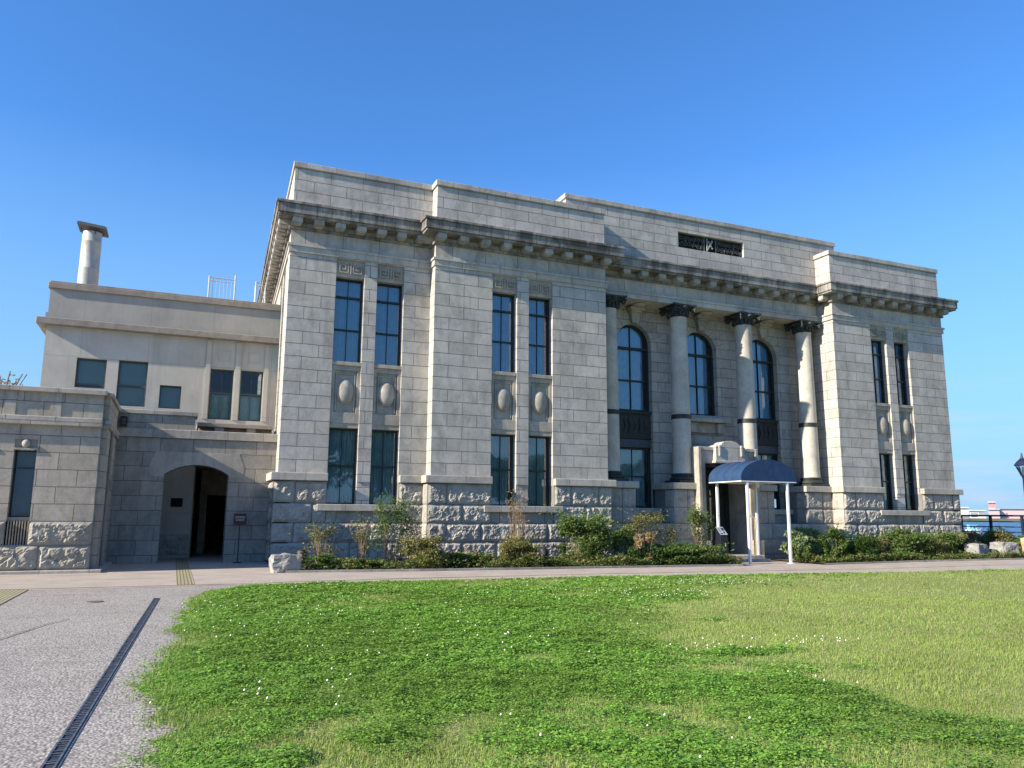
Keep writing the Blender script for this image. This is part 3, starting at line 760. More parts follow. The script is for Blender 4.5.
# --- entrance surround
SX0, SX1, DX0, DX1, SY = 16.52, 19.54, 16.90, 19.14, .25
mb = MB()
for x0, x1 in ((SX0, DX0), (DX1, SX1)):
    mb.box(x0, x1, SY+.10, YW+.1, -.3, 4.30)
mb.box(DX0, DX1, SY+.10, YW+.1, 3.74, 4.30)
mb.box(SX0-.02, SX0+.13, SY, SY+.5, .62, 4.42); mb.box(SX1-.13, SX1+.02, SY, SY+.5, .62, 4.42)
mb.box(SX0+.13, 17.32, SY+.02, SY+.5, 4.28, 4.42); mb.box(18.74, SX1-.13, SY+.02, SY+.5, 4.28, 4.42)
mb.box(SX0-.08, DX0+.02, SY-.08, SY+.6, -.3, .62); mb.box(DX1-.02, SX1+.08, SY-.08, SY+.6, -.3, .62)
sr = bevel(mb.build('door_surround', M_smooth, bank), .015)
mb = MB()
crown = [(17.28, 3.80), (18.78, 3.80), (18.78, 4.44), (18.62, 4.52), (18.5, 4.52)]+[(18.03+.47*math.cos(PI*k/10), 4.52+.17*math.sin(PI*k/10)) for k in range(0, 11)]+[(17.44, 4.52), (17.28, 4.44)]
mb.prism_y(crown, SY-.12, SY+.4)
for x in (17.42, 18.54): mb.box(x, x+.1, SY-.17, SY-.1, 4.05, 4.5)
mb.box(17.22, 18.84, SY-.16, SY+.4, 3.76, 3.86)
bevel(fixn(mb.build('crest', M_ledge, sr)), .015, 2)
mb = MB(); mb.box(16.9, 19.14, SY+.06, SY+.6, 3.60, 3.735); mb.build('door_head', M_dark, sr)
mb = MB(); dy = 1.75
mb.box(DX0, DX1, dy+.06, dy+.10, .1, 3.6)
for x0, x1 in ((DX0, DX0+.12), (DX1-.12, DX1), (XC-.08, XC+.08), (XC-.98, XC-.90), (XC+.90, XC+.98)): mb.box(x0, x1, dy, dy+.07, .1, 3.6)
for z in (.1, 1.05, 2.4, 3.5): mb.box(DX0+.12, DX1-.12, dy+.005, dy+.065, z, z+.09)
dr = mb.build('door', M_frame, bank)
mb = MB(); mb.quad((DX0+.12,dy+.03,.2),(DX1-.12,dy+.03,.2),(DX1-.12,dy+.03,3.5),(DX0+.12,dy+.03,3.5)); mb.build('pane', M_glass, dr)
mb = MB(); mb.tube([(XC-.14, dy-.03, 1.1), (XC-.14, dy-.03, 1.6)], .02); mb.build('handle', M_zinc, dr)
mb = MB(); mb.box(DX0-.1, DX1+.1, -.25, 1.75, -.4, .05); mb.box(DX0-.1, DX1+.1, -.6, -.25, -.4, -.08)
bevel(mb.build('entrance_step', M_smooth, bank), .015)
mb = MB(); mb.tube([(18.93, -.1, .0), (18.93, -.1, 1.55), (18.95, 0.2, 1.62)], .022); mb.build('handrail', M_wood, bank)

# ================================================================== GROUND
def xsplit(x0, x1, step):
    xs = list(np.arange(x0, x1, step))+[x1]
    for b in (0, 20):
        if x0 < b < x1: xs.append(b)
    return sorted(set(round(float(x), 4) for x in xs))
def sheet(name, x0, x1, y0, y1, mat, dz, step=5., ystep=None):
    xs = xsplit(x0, x1, step); ysl = [y0, y1] if not ystep else list(np.arange(y0, y1, ystep))+[y1]
    mb = MB()
    for p, q in zip(xs, xs[1:]):
        for a, b in zip(ysl, ysl[1:]): mb.quad((p,a,g(p)+dz),(q,a,g(q)+dz),(q,b,g(q)+dz),(p,b,g(p)+dz))
    return mb.build(name, mat)
def pavemat():
    m, t, b, out = new_mat('aggregate_paving'); Lk = t.links.new; v = objvec(t)
    vo = nd(t, 'ShaderNodeTexVoronoi', Scale=42.0); Lk(v, vo.inputs['Vector'])
    sc = nd(t, 'ShaderNodeSeparateColor'); Lk(vo.outputs['Color'], sc.inputs[0])
    base = mixc(t, (.29, .265, .235), (.38, .35, .315), mrange(t, noi(t, v, .5, 6, .65), .3, .7))
    peb = mixc(t, (.15, .13, .115), (.58, .53, .48), sc.outputs[0])
    c = mixc(t, base, peb, .46)
    c = mixc(t, c, (.10, .09, .085), mth(t, 'MULTIPLY', mrange(t, vo.outputs['Distance'], .35, .75), .6))
    c = mixc(t, c, (.15, .12, .09), mth(t, 'MULTIPLY', mrange(t, noi(t, objvec(t, (.5, 1.6, 1)), 1.1, 7, .7), .53, .72), .5))
    Lk(c, b.inputs['Base Color']); b.inputs['Roughness'].default_value = .9; b.inputs['Specular IOR Level'].default_value = .25
    h = mth(t, 'SUBTRACT', mth(t, 'MULTIPLY', noi(t, v, 7, 3), .8), vo.outputs['Distance'])
    bp = nd(t, 'ShaderNodeBump', Strength=.9, Distance=.007); Lk(h, bp.inputs['Height']); Lk(bp.outputs[0], b.inputs['Normal'])
    return m
M_pave = pavemat()
M_walk = plain('walk_paving', (.36, .31, .265), .92, var=.16, vscale=1.2, bump=.006, bscale=38, spec=.2, dirt=((.17, .14, .11), .5, 1.2))
QX = 35.9
mb = MB(); xs = [-3000, -200, -30, 0, 20, QX+.3]; yy = [-3000, -200, -40, 0, 40, 200, 3000]
for p, q in zip(xs, xs[1:]):
    for a, b in zip(yy, yy[1:]): mb.quad((p,a,g(p)),(q,a,g(q)),(q,b,g(q)),(p,b,g(p)))
tag(mb.build('ground', M_pave), kind='structure')
tag(sheet('footpath', -40, QX, -7.05, 6, M_walk, .004, 5), kind='structure')
M_soil = plain('garden_soil', (.09, .065, .045), .95, var=.4, vscale=5, bump=.03, bscale=14)
# garden bed in front of the building with a low kerb; the doorway gap stays paved
def kerb_y(x): return float(np.interp(x, [-.6, 3, 6.2, 9.9, 14, 18, 24.6, 35], [-3.75, -3.72, -3.6, -3.3, -3.0, -3.0, -2.5, -2.4]))
def bedsheet(name, x0, x1):
    mb = MB(); xs = xsplit(x0, x1, .4)
    for p, q in zip(xs, xs[1:]):
        mb.quad((p,kerb_y(p)+.1,g(p)+.05),(q,kerb_y(q)+.1,g(q)+.05),(q,2.2,g(q)+.05),(p,2.2,g(p)+.05))
    tag(mb.build(name, M_soil), kind='structure')
    k = MB()
    for p, q in zip(xs, xs[1:]):
        y0, y1 = kerb_y(p), kerb_y(q)
        n = len(k.v); k.v += [(p,y0,g(p)-.05),(q,y1,g(q)-.05),(q,y1,g(q)+.065),(p,y0,g(p)+.065),(p,y0+.1,g(p)+.065),(q,y1+.1,g(q)+.065),(p,y0+.1,g(p)),(q,y1+.1,g(q))]
        k.f += [(n,n+1,n+2,n+3),(n+3,n+2,n+5,n+4),(n+4,n+5,n+7,n+6)]
    tag(k.build('kerb', M_smooth), kind='structure')
bedsheet('garden_bed', -.15, 15.9); bedsheet('garden_bed', 19.9, 35.5)
M_lawnb = None
def lawnmat():
    m, t, b, out = new_mat('lawn_soil_green'); Lk = t.links.new; v = objvec(t)
    at = nd(t, 'ShaderNodeAttribute', attribute_name='lush'); 
    n1 = noi(t, v, 3.2, 6, .7); n2 = noi(t, v, 28, 3, .7)
    pale = mixc(t, (.20, .26, .07), (.34, .34, .14), mrange(t, n1, .35, .65)); pale = mixc(t, pale, (.08, .13, .025), mrange(t, n2, .45, .7))
    lush = mixc(t, (.07, .17, .02), (.17, .30, .05), mrange(t, n2, .3, .7))
    Lk(mixc(t, pale, lush, at.outputs['Fac']), b.inputs['Base Color']); b.inputs['Roughness'].default_value = .95; b.inputs['Specular IOR Level'].default_value = .1
    bp = nd(t, 'ShaderNodeBump', Strength=1., Distance=.03); Lk(n2, bp.inputs['Height']); Lk(bp.outputs[0], b.inputs['Normal'])
    return m
# lawn outline and the patches of clover
LY = [-7.7, -8.6, -10.0, -14.0, -15.7, -16.6, -17.7, -18.6, -19.4, -20.4, -22, -26, -40]
LX = [-1.5, -2.35, -2.62, -2.90, -2.98, -3.05, -3.28, -3.12, -2.98, -3.08, -3.2, -3.3, -3.4]
FX = [-2.6, -1.4, 2.1, 7.9, 15.2, 25, 60]; FY = [-8.4, -7.45, -7.22, -6.75, -6.62, -6.85, -7.2]
def fract_noise(x, y, s, o=0.):
    """cheap tileless value noise on numpy arrays, 0..1"""
    x = x*s+o*17.3+100; y = y*s+o*9.1+100
    xi, yi = np.floor(x).astype(int), np.floor(y).astype(int); xf, yf = x-xi, y-yi
    xf = xf*xf*(3-2*xf); yf = yf*yf*(3-2*yf)
    h = lambda a, b: np.mod(np.sin(a*127.1+b*311.7+o*74.7)*43758.5453, 1.0)
    return (h(xi,yi)*(1-xf)+h(xi+1,yi)*xf)*(1-yf)+(h(xi,yi+1)*(1-xf)+h(xi+1,yi+1)*xf)*yf
def fbm(x, y, s, o=0.): return (fract_noise(x,y,s,o)*.55+fract_noise(x,y,s*2.1,o+1)*.28+fract_noise(x,y,s*4.3,o+2)*.17)
def in_lawn(x, y):
    lx = np.interp(-y, [-v for v in LY], LX); fy = np.interp(x, FX, FY)
    n = (fbm(x, y, 2.2, 3)-.5)*.42+(fbm(x, y, 9, 5)-.5)*.30
    return np.minimum(x-lx+n*.7, (fy-y)+n*.35)       # positive inside
PALE = np.array([(7.2,-10.9),(5.31,-12.85),(3.53,-15.23),(2.4,-17.6),(2.0,-19.0),(2.6,-19.75),(3.1,-20.23),(3.55,-20.78),(4.1,-21.4),(11,-29),(60,-29),(60,-6),(23.78,-6.5),(18.56,-6.6),(12,-8.2)])
def poly_sd(x, y, P):
    d = np.full(x.shape, 1e9); ins = np.zeros(x.shape, bool); n = len(P)
    for i in range(n):
        (x0, y0), (x1, y1) = P[i], P[(i+1) % n]
        ex, ey = x1-x0, y1-y0; t = np.clip(((x-x0)*ex+(y-y0)*ey)/(ex*ex+ey*ey), 0, 1)
        d = np.minimum(d, np.hypot(x-x0-t*ex, y-y0-t*ey))
        c = ((y0 > y) != (y1 > y)) & (x < (x1-x0)*(y-y0)/(y1-y0+1e-12)+x0); ins ^= c
    return np.where(ins, d, -d)
def lush(x, y):
    dist = np.hypot(x+3, y+26)
    s = poly_sd(x, y, PALE)+(fbm(x, y, .55, 7)-.5)*2.2+(fbm(x, y, 2.5, 8)-.5)*.7
    s = s+(fbm(x, y, 6, 67)-.5)*.9
    a = (1-np.clip(s/2.4+.5, 0, 1))*(.72+.28*np.clip((fbm(x, y, 3.1, 61)-.35)*4, 0, 1))
    # lone clover patches inside the pale turf
    for cx, cy, rx, ry in ((6.2,-12.1,1.5,.8), (3.3,-18.25,1.0,.28), (9.5,-9.6,1.6,.5), (14.5,-9.2,1.2,.35)):
        q = ((x-cx)/rx)**2+((y-cy)/ry)**2+(fbm(x,y,2,9)-.5)*1.6
        a = np.maximum(a, np.clip((1.1-q)*1.1, 0, .8))
    # thin worn spots inside the clover
    w = np.clip((fbm(x, y, .8, 11)-.56)*6, 0, 1)*.7
    near = np.clip((-y-19.2)/1.0, 0, 1)*np.clip((1.5-x)/.6, 0, 1)*np.clip((fbm(x, y, 1.3, 13)-.45)*5, 0, 1)*.7
    return np.clip(a-w-near, 0, 1)
xs = np.unique(np.concatenate([np.arange(-4.2, 10, .14), np.arange(10, 60, .5), [0, 20]])); ysl = np.concatenate([np.arange(-40, -24, 1.), np.arange(-24, -6, .14)])
X, Y = np.meshgrid(xs, ysl); ins = in_lawn(X, Y); Lu = lush(X, Y)
gz = -0.0105*np.clip(X, 0, 20)
Z = gz+.008+np.clip(ins, 0, .6)*.04*(.4+.6*Lu)+(fbm(X, Y, 1.3, 21)-.5)*.03*np.clip(ins*3, 0, 1)
nxn = len(xs); idx = np.arange(X.size).reshape(X.shape)
q = np.stack([idx[:-1, :-1], idx[:-1, 1:], idx[1:, 1:], idx[1:, :-1]], -1).reshape(-1, 4)
keep = (ins.ravel()[q] > 0).all(1); q = q[keep]
def np_mesh(name, V, F, mat, k=4):
    me = bpy.data.meshes.new(name); me.vertices.add(len(V)); me.vertices.foreach_set('co', V.astype(np.float32).ravel())
    me.loops.add(F.size); me.loops.foreach_set('vertex_index', F.astype(np.int32).ravel())
    me.polygons.add(len(F)); me.polygons.foreach_set('loop_start', np.arange(0, F.size, k, dtype=np.int32))
    try: me.polygons.foreach_set('loop_total', np.full(len(F), k, dtype=np.int32))
    except Exception: pass
    me.update(calc_edges=True); me.materials.append(mat)
    o = bpy.data.objects.new(name, me); S.collection.objects.link(o); return o
V = np.stack([X.ravel(), Y.ravel(), Z.ravel()], 1)
lo = np_mesh('lawn', V, q, lawnmat())
at = lo.data.attributes.new('lush', 'FLOAT', 'POINT'); at.data.foreach_set('value', Lu.ravel().astype(np.float32))
lo.data.polygons.foreach_set('use_smooth', [True]*len(lo.data.polygons)); tag(lo, kind='structure')
rng = np.random.default_rng(5)
CAMX, CAMY = -3.07, -26.14
def scatter(n, dmin, dmax, fov=.72, y_max=-6.4):
    """points on the lawn spread over the ground the camera looks across, and a margin to both sides"""
    d = np.sqrt(rng.random(n)*(dmax**2-dmin**2)+dmin**2); a = YAW+(rng.random(n)*2-1)*fov
    x, y = CAMX+d*np.sin(a), CAMY+d*np.cos(a)
    k = (in_lawn(x, y) > -.22*rng.random(n)**6) & (y < y_max); return x[k], y[k], d[k]
def leaf_quads(x, y, z, s, tilt, asp=1.):
    n = len(x); th = rng.random(n)*2*PI; ph = rng.random(n)*2*PI; ti = rng.random(n)*tilt
    nx_, ny_, nz_ = np.sin(ti)*np.cos(ph), np.sin(ti)*np.sin(ph), np.cos(ti)
    N = np.stack([nx_, ny_, nz_], 1); T = np.stack([np.cos(th), np.sin(th), np.zeros(n)], 1)
    U = np.cross(N, T); U /= np.linalg.norm(U, axis=1)[:, None]; Vv = np.cross(N, U)
    c = np.stack([x, y, z], 1); s = s[:, None]
    P = np.stack([c-U*s, c-Vv*s*asp, c+U*s, c+Vv*s*asp], 1)
    return P.reshape(-1, 3), np.arange(4*n).reshape(-1, 4)
M_clover = leafmat('clover_leaf', (.075, .215, .018), (.28, .48, .075), .3, .55)
M_grass = leafmat('lawn_grass_blade', (.17, .30, .04), (.36, .44, .12), .35, .6, dry=((.36, .31, .16), .22))
VV, FF, off_ = [], [], 0
for d0, d1, n, s0 in ((4.5, 8.5, 330000, .0105), (8.5, 13, 330000, .0145), (13, 19, 240000, .022), (19, 40, 170000, .036)):
    x, y, d = scatter(n, d0, d1)
    l = lush(x, y); clump = fbm(x, y, 5.5, 31)
    k = rng.random(len(x)) < l*(.30+1.1*clump); x, y, l, clump = x[k], y[k], l[k], clump[k]
    gzz = -0.0105*np.clip(x, 0, 20); edge = np.clip(in_lawn(x, y)*1.6, .1, 1)
    z = gzz+.018+edge*(.015+.105*clump*rng.random(len(x))**.5)*(.5+.5*l)
    P, F = leaf_quads(x, y, z, s0*(.65+.7*rng.random(len(x))), .55); VV.append(P); FF.append(F+off_); off_ += len(P)
tag(np_mesh('clover', np.concatenate(VV), np.concatenate(FF), M_clover), 'dark green clover growing thickly across the left and front of the lawn', 'clover', kind='stuff')
VV, FF, off_ = [], [], 0
for d0, d1, n, s0 in ((4.5, 8.5, 210000, .032), (8.5, 13, 190000, .040), (13, 20, 170000, .052), (20, 46, 170000, .075)):
    x, y, d = scatter(n, d0, d1)
    l = lush(x, y); k = rng.random(len(x)) < (1-.72*l)*(.35+fbm(x, y, 4, 41)); x, y, l = x[k], y[k], l[k]
    m = len(x); a = rng.random(m)*2*PI; ln = s0*(.5+.9*rng.random(m))*(.8+.5*l); lean = rng.random(m)*1.1; w = .09*s0+.0012
    gzz = -0.0105*np.clip(x, 0, 20)+.01
    bx, by = np.cos(a)*w, np.sin(a)*w; lx_, ly_ = np.cos(a+1.3)*ln*np.sin(lean), np.sin(a+1.3)*ln*np.sin(lean)
    P = np.stack([np.stack([x-bx, y-by, gzz], 1), np.stack([x+bx, y+by, gzz], 1), np.stack([x+lx_, y+ly_, gzz+ln*np.cos(lean)+.012], 1)], 1).reshape(-1, 3)
    VV.append(P); FF.append(np.arange(3*m).reshape(-1, 3)+off_); off_ += len(P)
tag(np_mesh('lawn_grass', np.concatenate(VV), np.concatenate(FF), M_grass, 3), 'short pale green lawn grass with straw coloured dry blades', 'grass', kind='stuff')
# clover flowers
x, y, d = scatter(5200, 5, 22)
fl = np.clip((fbm(x, y, .9, 51)-.5)*6, 0, 1)*lush(x, y)
for cx, cy, rx, ry in ((6.2,-12.1,1.6,1.1), (3.6,-18.2,1.5,.5), (9.5,-9.9,2,.8)): fl = np.maximum(fl, np.clip(1.3-((x-cx)/rx)**2-((y-cy)/ry)**2, 0, 1)*3)
k = rng.random(len(x)) < fl*.4; x, y = x[k], y[k]
VV, FF = [], []
for i in range(len(x)):
    r = .0095+.004*rng.random(); z = float(-0.0105*min(max(x[i], 0), 20))+.10+.05*rng.random(); b = 6*i
    VV += [(x[i]+r,y[i],z),(x[i],y[i]+r,z),(x[i]-r,y[i],z),(x[i],y[i]-r,z),(x[i],y[i],z+r*1.1),(x[i],y[i],z-r)]
    FF += [(b,b+1,b+4),(b+1,b+2,b+4),(b+2,b+3,b+4),(b+3,b,b+4),(b+1,b,b+5),(b+2,b+1,b+5),(b+3,b+2,b+5),(b,b+3,b+5)]
tag(np_mesh('clover_flowers', np.array(VV), np.array(FF), plain('clover_white', (.72, .70, .62), .8, var=.1), 3), 'small white clover flowers dotted through the lawn', 'flowers', kind='stuff')

# --- marks in the paving
M_rust = plain('rusty_edging', (.24, .17, .10), .9, var=.3, vscale=5)
M_crack = plain('open_joint', (.14, .12, .09), .95, var=.4, vscale=6)
M_tact = None
def line_sheet(mb, pts, w, dz):
    fine = [pts[0]]
    for p, q in zip(pts, pts[1:]):
        n = max(1, int(math.hypot(q[0]-p[0], q[1]-p[1])/.5))
        fine += [(p[0]+(q[0]-p[0])*i/n, p[1]+(q[1]-p[1])*i/n) for i in range(1, n+1)]
    L_ = []
    for i, p in enumerate(fine):
        a, b = fine[max(i-1, 0)], fine[min(i+1, len(fine)-1)]
        dx, dy = b[0]-a[0], b[1]-a[1]; l = math.hypot(dx, dy) or 1; ww = w*(.6+.8*random.random())/2
        L_.append(((p[0]-dy/l*ww, p[1]+dx/l*ww), (p[0]+dy/l*ww, p[1]-dx/l*ww)))
    for (a, b), (c, d_) in zip(L_, L_[1:]):
        mb.quad(*[(x, y, g(x)+dz) for x, y in (b, d_, c, a)])
mb = MB(); line_sheet(mb, [(-14, -6.6), (-6.2, -6.75), (-1.2, -6.85), (2, -6.3), (8.4, -5.65), (16, -5.2), (26.8, -4.9), (35.8, -4.8)], .07, .012)
tag(mb.build('rusty_edging', M_rust), kind='structure')
mb = MB()
for pts in ([(-9, -5.4), (-4.9, -5.5), (-2.9, -5.5)], [(-5.2, -4.6), (-3.4, -4.65), (-2.9, -4.6)], [(-9, -2.9), (-3, -2.95)], [(-2.4, -4.1), (-.4, -4.2)],
            [(-3.35, -11.4), (-2.7, -11.3)], [(-5.6, -15.6), (-5.0, -14.3), (-4.62, -12.8), (-4.4, -12.3)], [(-3.15, -9.2), (-2.2, -9.1)], [(12, -4.6), (17, -4.4)]):
    line_sheet(mb, pts, .020, .012)
tag(mb.build('paving_joints', M_crack), kind='structure')
def tactmat():
    m, t, b, out = new_mat('tactile_yellow'); Lk = t.links.new; v = objvec(t)
    c = mixc(t, (.25, .215, .13), (.32, .27, .16), mrange(t, noi(t, v, 4, 4), .3, .7))
    p = nd(t, 'ShaderNodeSeparateXYZ'); Lk(v, p.inputs[0])
    w = mth(t, 'PINGPONG', p.outputs['X'], .0375); bar = mrange(t, w, .010, .018, 1, 0)
    w2 = mrange(t, mth(t, 'PINGPONG', p.outputs['Y'], .15), .0, .012, 1, 0)
    gr = mth(t, 'MAXIMUM', bar, w2)
    c = mixc(t, c, mixc(t, (.09, .11, .04), (.16, .13, .08), noi(t, v, 9, 3)), mth(t, 'MULTIPLY', gr, .8))
    Lk(c, b.inputs['Base Color']); b.inputs['Roughness'].default_value = .9
    bp = nd(t, 'ShaderNodeBump', Strength=.7, Distance=.006); bp.invert = True; Lk(gr, bp.inputs['Height']); Lk(bp.outputs[0], b.inputs['Normal'])
    return m
M_tact = tactmat()
tag(sheet('tactile_paving', -2.88, -2.50, -6.7, 6, M_tact, .009), kind='structure')
tag(sheet('tactile_paving', -6.35, -5.70, -24, -6.9, M_tact, .009), kind='structure')
# slotted drain
mb = MB(); y0, y1, x0, x1 = -24.0, -9.5, -3.84, -3.24
def dx(y): return x1+(y-y1)*(x1-x0)/(y1-y0)
N = int((y1-y0)/.06)
for s in (-.042, .034): mb.quad((dx(y0)+s,y0,.014),(dx(y0)+s+.015,y0,.014),(dx(y1)+s+.015,y1,.014),(dx(y1)+s,y1,.014))
for i in range(N):
    y = y0+.06*i+random.uniform(-.008, .008); w_ = random.uniform(.012, .03)
    if random.random() < .8: mb.quad((dx(y)-.027,y,.013),(dx(y)+.034,y,.013),(dx(y)+.034,y+w_,.013),(dx(y)-.027,y+w_,.013))
b2 = MB(); b2.quad((dx(y0)-.042,y0,.007),(dx(y0)+.045,y0,.007),(dx(y1)+.045,y1,.007),(dx(y1)-.042,y1,.007))
dg = empty('drain_grating', (0, 0, 0), 'long narrow slotted drain channel running through the pale paving beside the lawn', 'drain')
mb.build('grating', plain('drain_steel', (.075, .09, .12), .6, .2, var=.6, vscale=14, dirt=((.34, .32, .30), .8, 9)), dg); b2.build('channel', plain('drain_shadow', (.02, .03, .045), .8, var=.4, vscale=8), dg)
mb = MB(); mb.lathe(-4.25, -9.81, [(.14, .001), (.14, .012), (.10, .014)], 24)
tag(mb.build('drain_cover', plain('cast_cover', (.12, .11, .10), .7, var=.3)), 'small round iron cover set in the paving left of the slotted drain', 'manhole cover')

# --- sea, quay wall, far shore
def seamat():
    m, t, b, out = new_mat('sea_water'); v = objvec(t, (1, 1, 1))
    b.inputs['Base Color'].default_value = (.010, .055, .13, 1); b.inputs['Roughness'].default_value = .28; b.inputs['Specular IOR Level'].default_value = .35
    bp = nd(t, 'ShaderNodeBump', Strength=1., Distance=.35); t.links.new(noi(t, v, .35, 4, .7), bp.inputs['Height']); t.links.new(bp.outputs[0], b.inputs['Normal'])
    return m
mb = MB(); mb.quad((QX+.25,-3000,-3),(9000,-3000,-3),(9000,6000,-3),(QX+.25,6000,-3)); tag(mb.build('sea', seamat()), kind='structure')
mb = MB(); mb.box(QX-.35, QX+.35, -3000, 3000, -6, .66); tag(mb.build('quay_wall', M_smooth), 'low concrete quay wall along the water under the navy railing', 'wall')
def far(px, z, dd=1250.):
    """a spot on the far shore along the line of sight used when surveying the photo"""
    a = YAW+math.atan((px-512)*math.cos(PITCH)/FPX); k = dd/math.cos(a-YAW)
    return (CAMX+k*math.sin(a), CAMY+k*math.cos(a), z)
cosY, sinY = math.cos(YAW), math.sin(YAW)
def farbox(px0, px1, z0, z1, dd, depth=40):
    x0, y0, _ = far(px0, 0, dd); x1, y1, _ = far(px1, 0, dd)
    return [(x0, y0), (x1, y1), (x1+(x1-CAMX)/dd*depth, y1+(y1-CAMY)/dd*depth), (x0+(x0-CAMX)/dd*depth, y0+(y0-CAMY)/dd*depth)], z0, z1
mb = MB(); mb.prism(*farbox(860, 1250, -5, 1.0, 1180, 500)); tag(mb.build('far_shore', plain('shore_land', (.14, .14, .09), .95, var=.4, vscale=.03)), kind='structure')
M_fw = plain('far_white', (.62, .62, .60), .8, var=.05); M_fp = plain('far_pink_hazed', (.62, .46, .46), .8, var=.05); M_fg = plain('far_grey', (.30, .33, .37), .8, var=.1); M_fr = plain('far_red_hazed', (.60, .27, .27), .8, var=.1)  # red and pink paled in the colour to stand for distance haze
def far_building(px0, px1, h, mat, label, roof=None, stripes=(), dd=1200, name='warehouse'):
    mb = MB(); mb.prism(*farbox(px0, px1, .9, h, dd, 60)); w = mb.build('wall', mat)
    x, y, _ = far((px0+px1)/2, 0, dd)
    e = empty(name, (0, 0, 0), label, 'building', 'buildings on the far shore'); w.parent = e
    if roof: mb = MB(); mb.prism(*farbox(px0-.6, px1+.6, h, h+roof[0], dd-2, 64)); mb.build('roof', roof[1], e)
    for a, b, z0, z1, m in stripes:
        mb = MB(); mb.prism(*farbox(a, b, z0, z1, dd-1.2, 1)); mb.build('window_band', m, e)
    return e
far_building(956, 970, 16, M_fw, 'long white shed on the far shore nearest the stone building corner', (2.0, M_fw), [(957, 969, 3, 6, M_fg)])
far_building(971, 987, 12, M_fw, 'white hall with a grey window band on the far shore', (1.5, M_fw), [(972, 978, 4, 9, M_fg), (980, 986, 6, 10, M_fg)])
far_building(990, 1001, 14, M_fp, 'small pink building carrying a red rooftop block on the far shore', (1, M_fw), [], 1190)
e = far_building(990.5, 997.5, 25, M_fr, 'red rooftop tower block rising above the far shore', (1.5, M_fw), [(991, 997, 15, 17, M_fw)], 1215, 'tower_block')
far_building(1001, 1032, 15, M_fp, 'long low pink warehouse on the far shore at the right', (.8, M_fg), [(1007, 1008, 8, 10, M_fg)])
far_building(1034, 1070, 18, M_fw, 'white block at the far right end of the opposite shore', (1, M_fg), [])

# --- quay railing
rl = empty('quay_railing', (QX, 0, .66), 'navy blue iron railing with three horizontal bars along the quay', 'railing')
def rpart(mb, name, mat=M_rail):
    mb.v = [(x-QX, y, z-.66) for x, y, z in mb.v]; return mb.build(name, mat, rl)
for z, r in ((1.72, .055), (1.42, .032), (1.16, .032), (.90, .032)):
    mb = MB(); mb.box(QX-r, QX+r, -16, 14, z-r*.8, z+r*.8); rpart(mb, 'rail')
for k in range(18):
    y = -15.5+1.66*k+.78; mb = MB(); mb.box(QX-.055, QX+.055, y-.055, y+.055, .655, 1.70); mb.box(QX-.09, QX+.09, y-.09, y+.09, .655, .70); rpart(mb, 'post')
# work boat moored out on the water
bx, by, _ = far(973.5, 0, 256)
bt = empty('work_boat', (bx, by, -3), 'small white work boat with a pale blue cabin out on the water behind the railing', 'boat', rz=-YAW)
mb = MB(); n = len(mb.v)
secs = [(-2.3, .75, .9), (-1.5, 1.0, .85), (.6, 1.0, .9), (1.9, .6, 1.05), (2.6, .05, 1.25)]
for x, w, h in secs: mb.v += [(x, -w, h), (x, -w*.75, -.2), (x, w*.75, -.2), (x, w, h)]
for i in range(len(secs)-1):
    for k in range(3): mb.f.append((4*i+k, 4*i+4+k, 4*i+5+k, 4*i+1+k))
    mb.f.append((4*i+3, 4*i+7, 4*i+4, 4*i))
mb.f += [(0, 1, 2, 3), (19, 18, 17, 16)]
fixn(mb.build('hull', M_white, bt))
mb = MB(); mb.box(-1.7, .8, -.75, .75, .86, 2.35); mb.box(-1.8, 1.0, -.85, .85, 2.35, 2.45); cb_ = mb.build('cabin', plain('pale_blue_cabin', (.20, .52, .66), .5, var=.05), bt)
mb = MB()
for x in (-1.4, -.6, .2): mb.box(x, x+.45, -.78, .78, 1.55, 2.0)
mb.build('window', M_dark, cb_)
# street lamp
lp_ = empty('street_lamp', (35.2, -.55, g(30)), 'dark navy lantern street lamp on a slim post by the quay railing', 'street lamp')
mb = MB(); mb.lathe(0, 0, [(.16, 0), (.16, .25), (.10, .35), (.075, .6), (.065, 3.4), (.06, 3.75), (.09, 3.8), (.05, 3.86)], 20); mb.build('post', M_rail, lp_, True)
mb = MB(); mb.lathe(0, 0, [(.36, 4.36), (.37, 4.40), (.25, 4.56), (.08, 4.72), (.05, 4.80), (.03, 4.95), (.01, 5.0)], 6); ln = mb.build('lantern_roof', M_rail, lp_)
mb = MB()
for k in range(6):
    a = 2*PI*k/6; mb.tube([(.11*math.cos(a), .11*math.sin(a), 3.87), (.31*math.cos(a), .31*math.sin(a), 4.36)], .013, 5)
mb.lathe(0, 0, [(.12, 3.84), (.13, 3.88), (.10, 3.90)], 6); mb.build('lantern_frame', M_rail, lp_)
mb = MB(); mb.lathe(0, 0, [(.10, 3.89), (.295, 4.355)], 6); mb.build('lantern_glass', M_glass, lp_)
mb = MB(); mb.lathe(0, 0, [(.05, 3.9), (.06, 4.1), (.04, 4.3)], 12); mb.build('bulb', M_white, lp_, True)

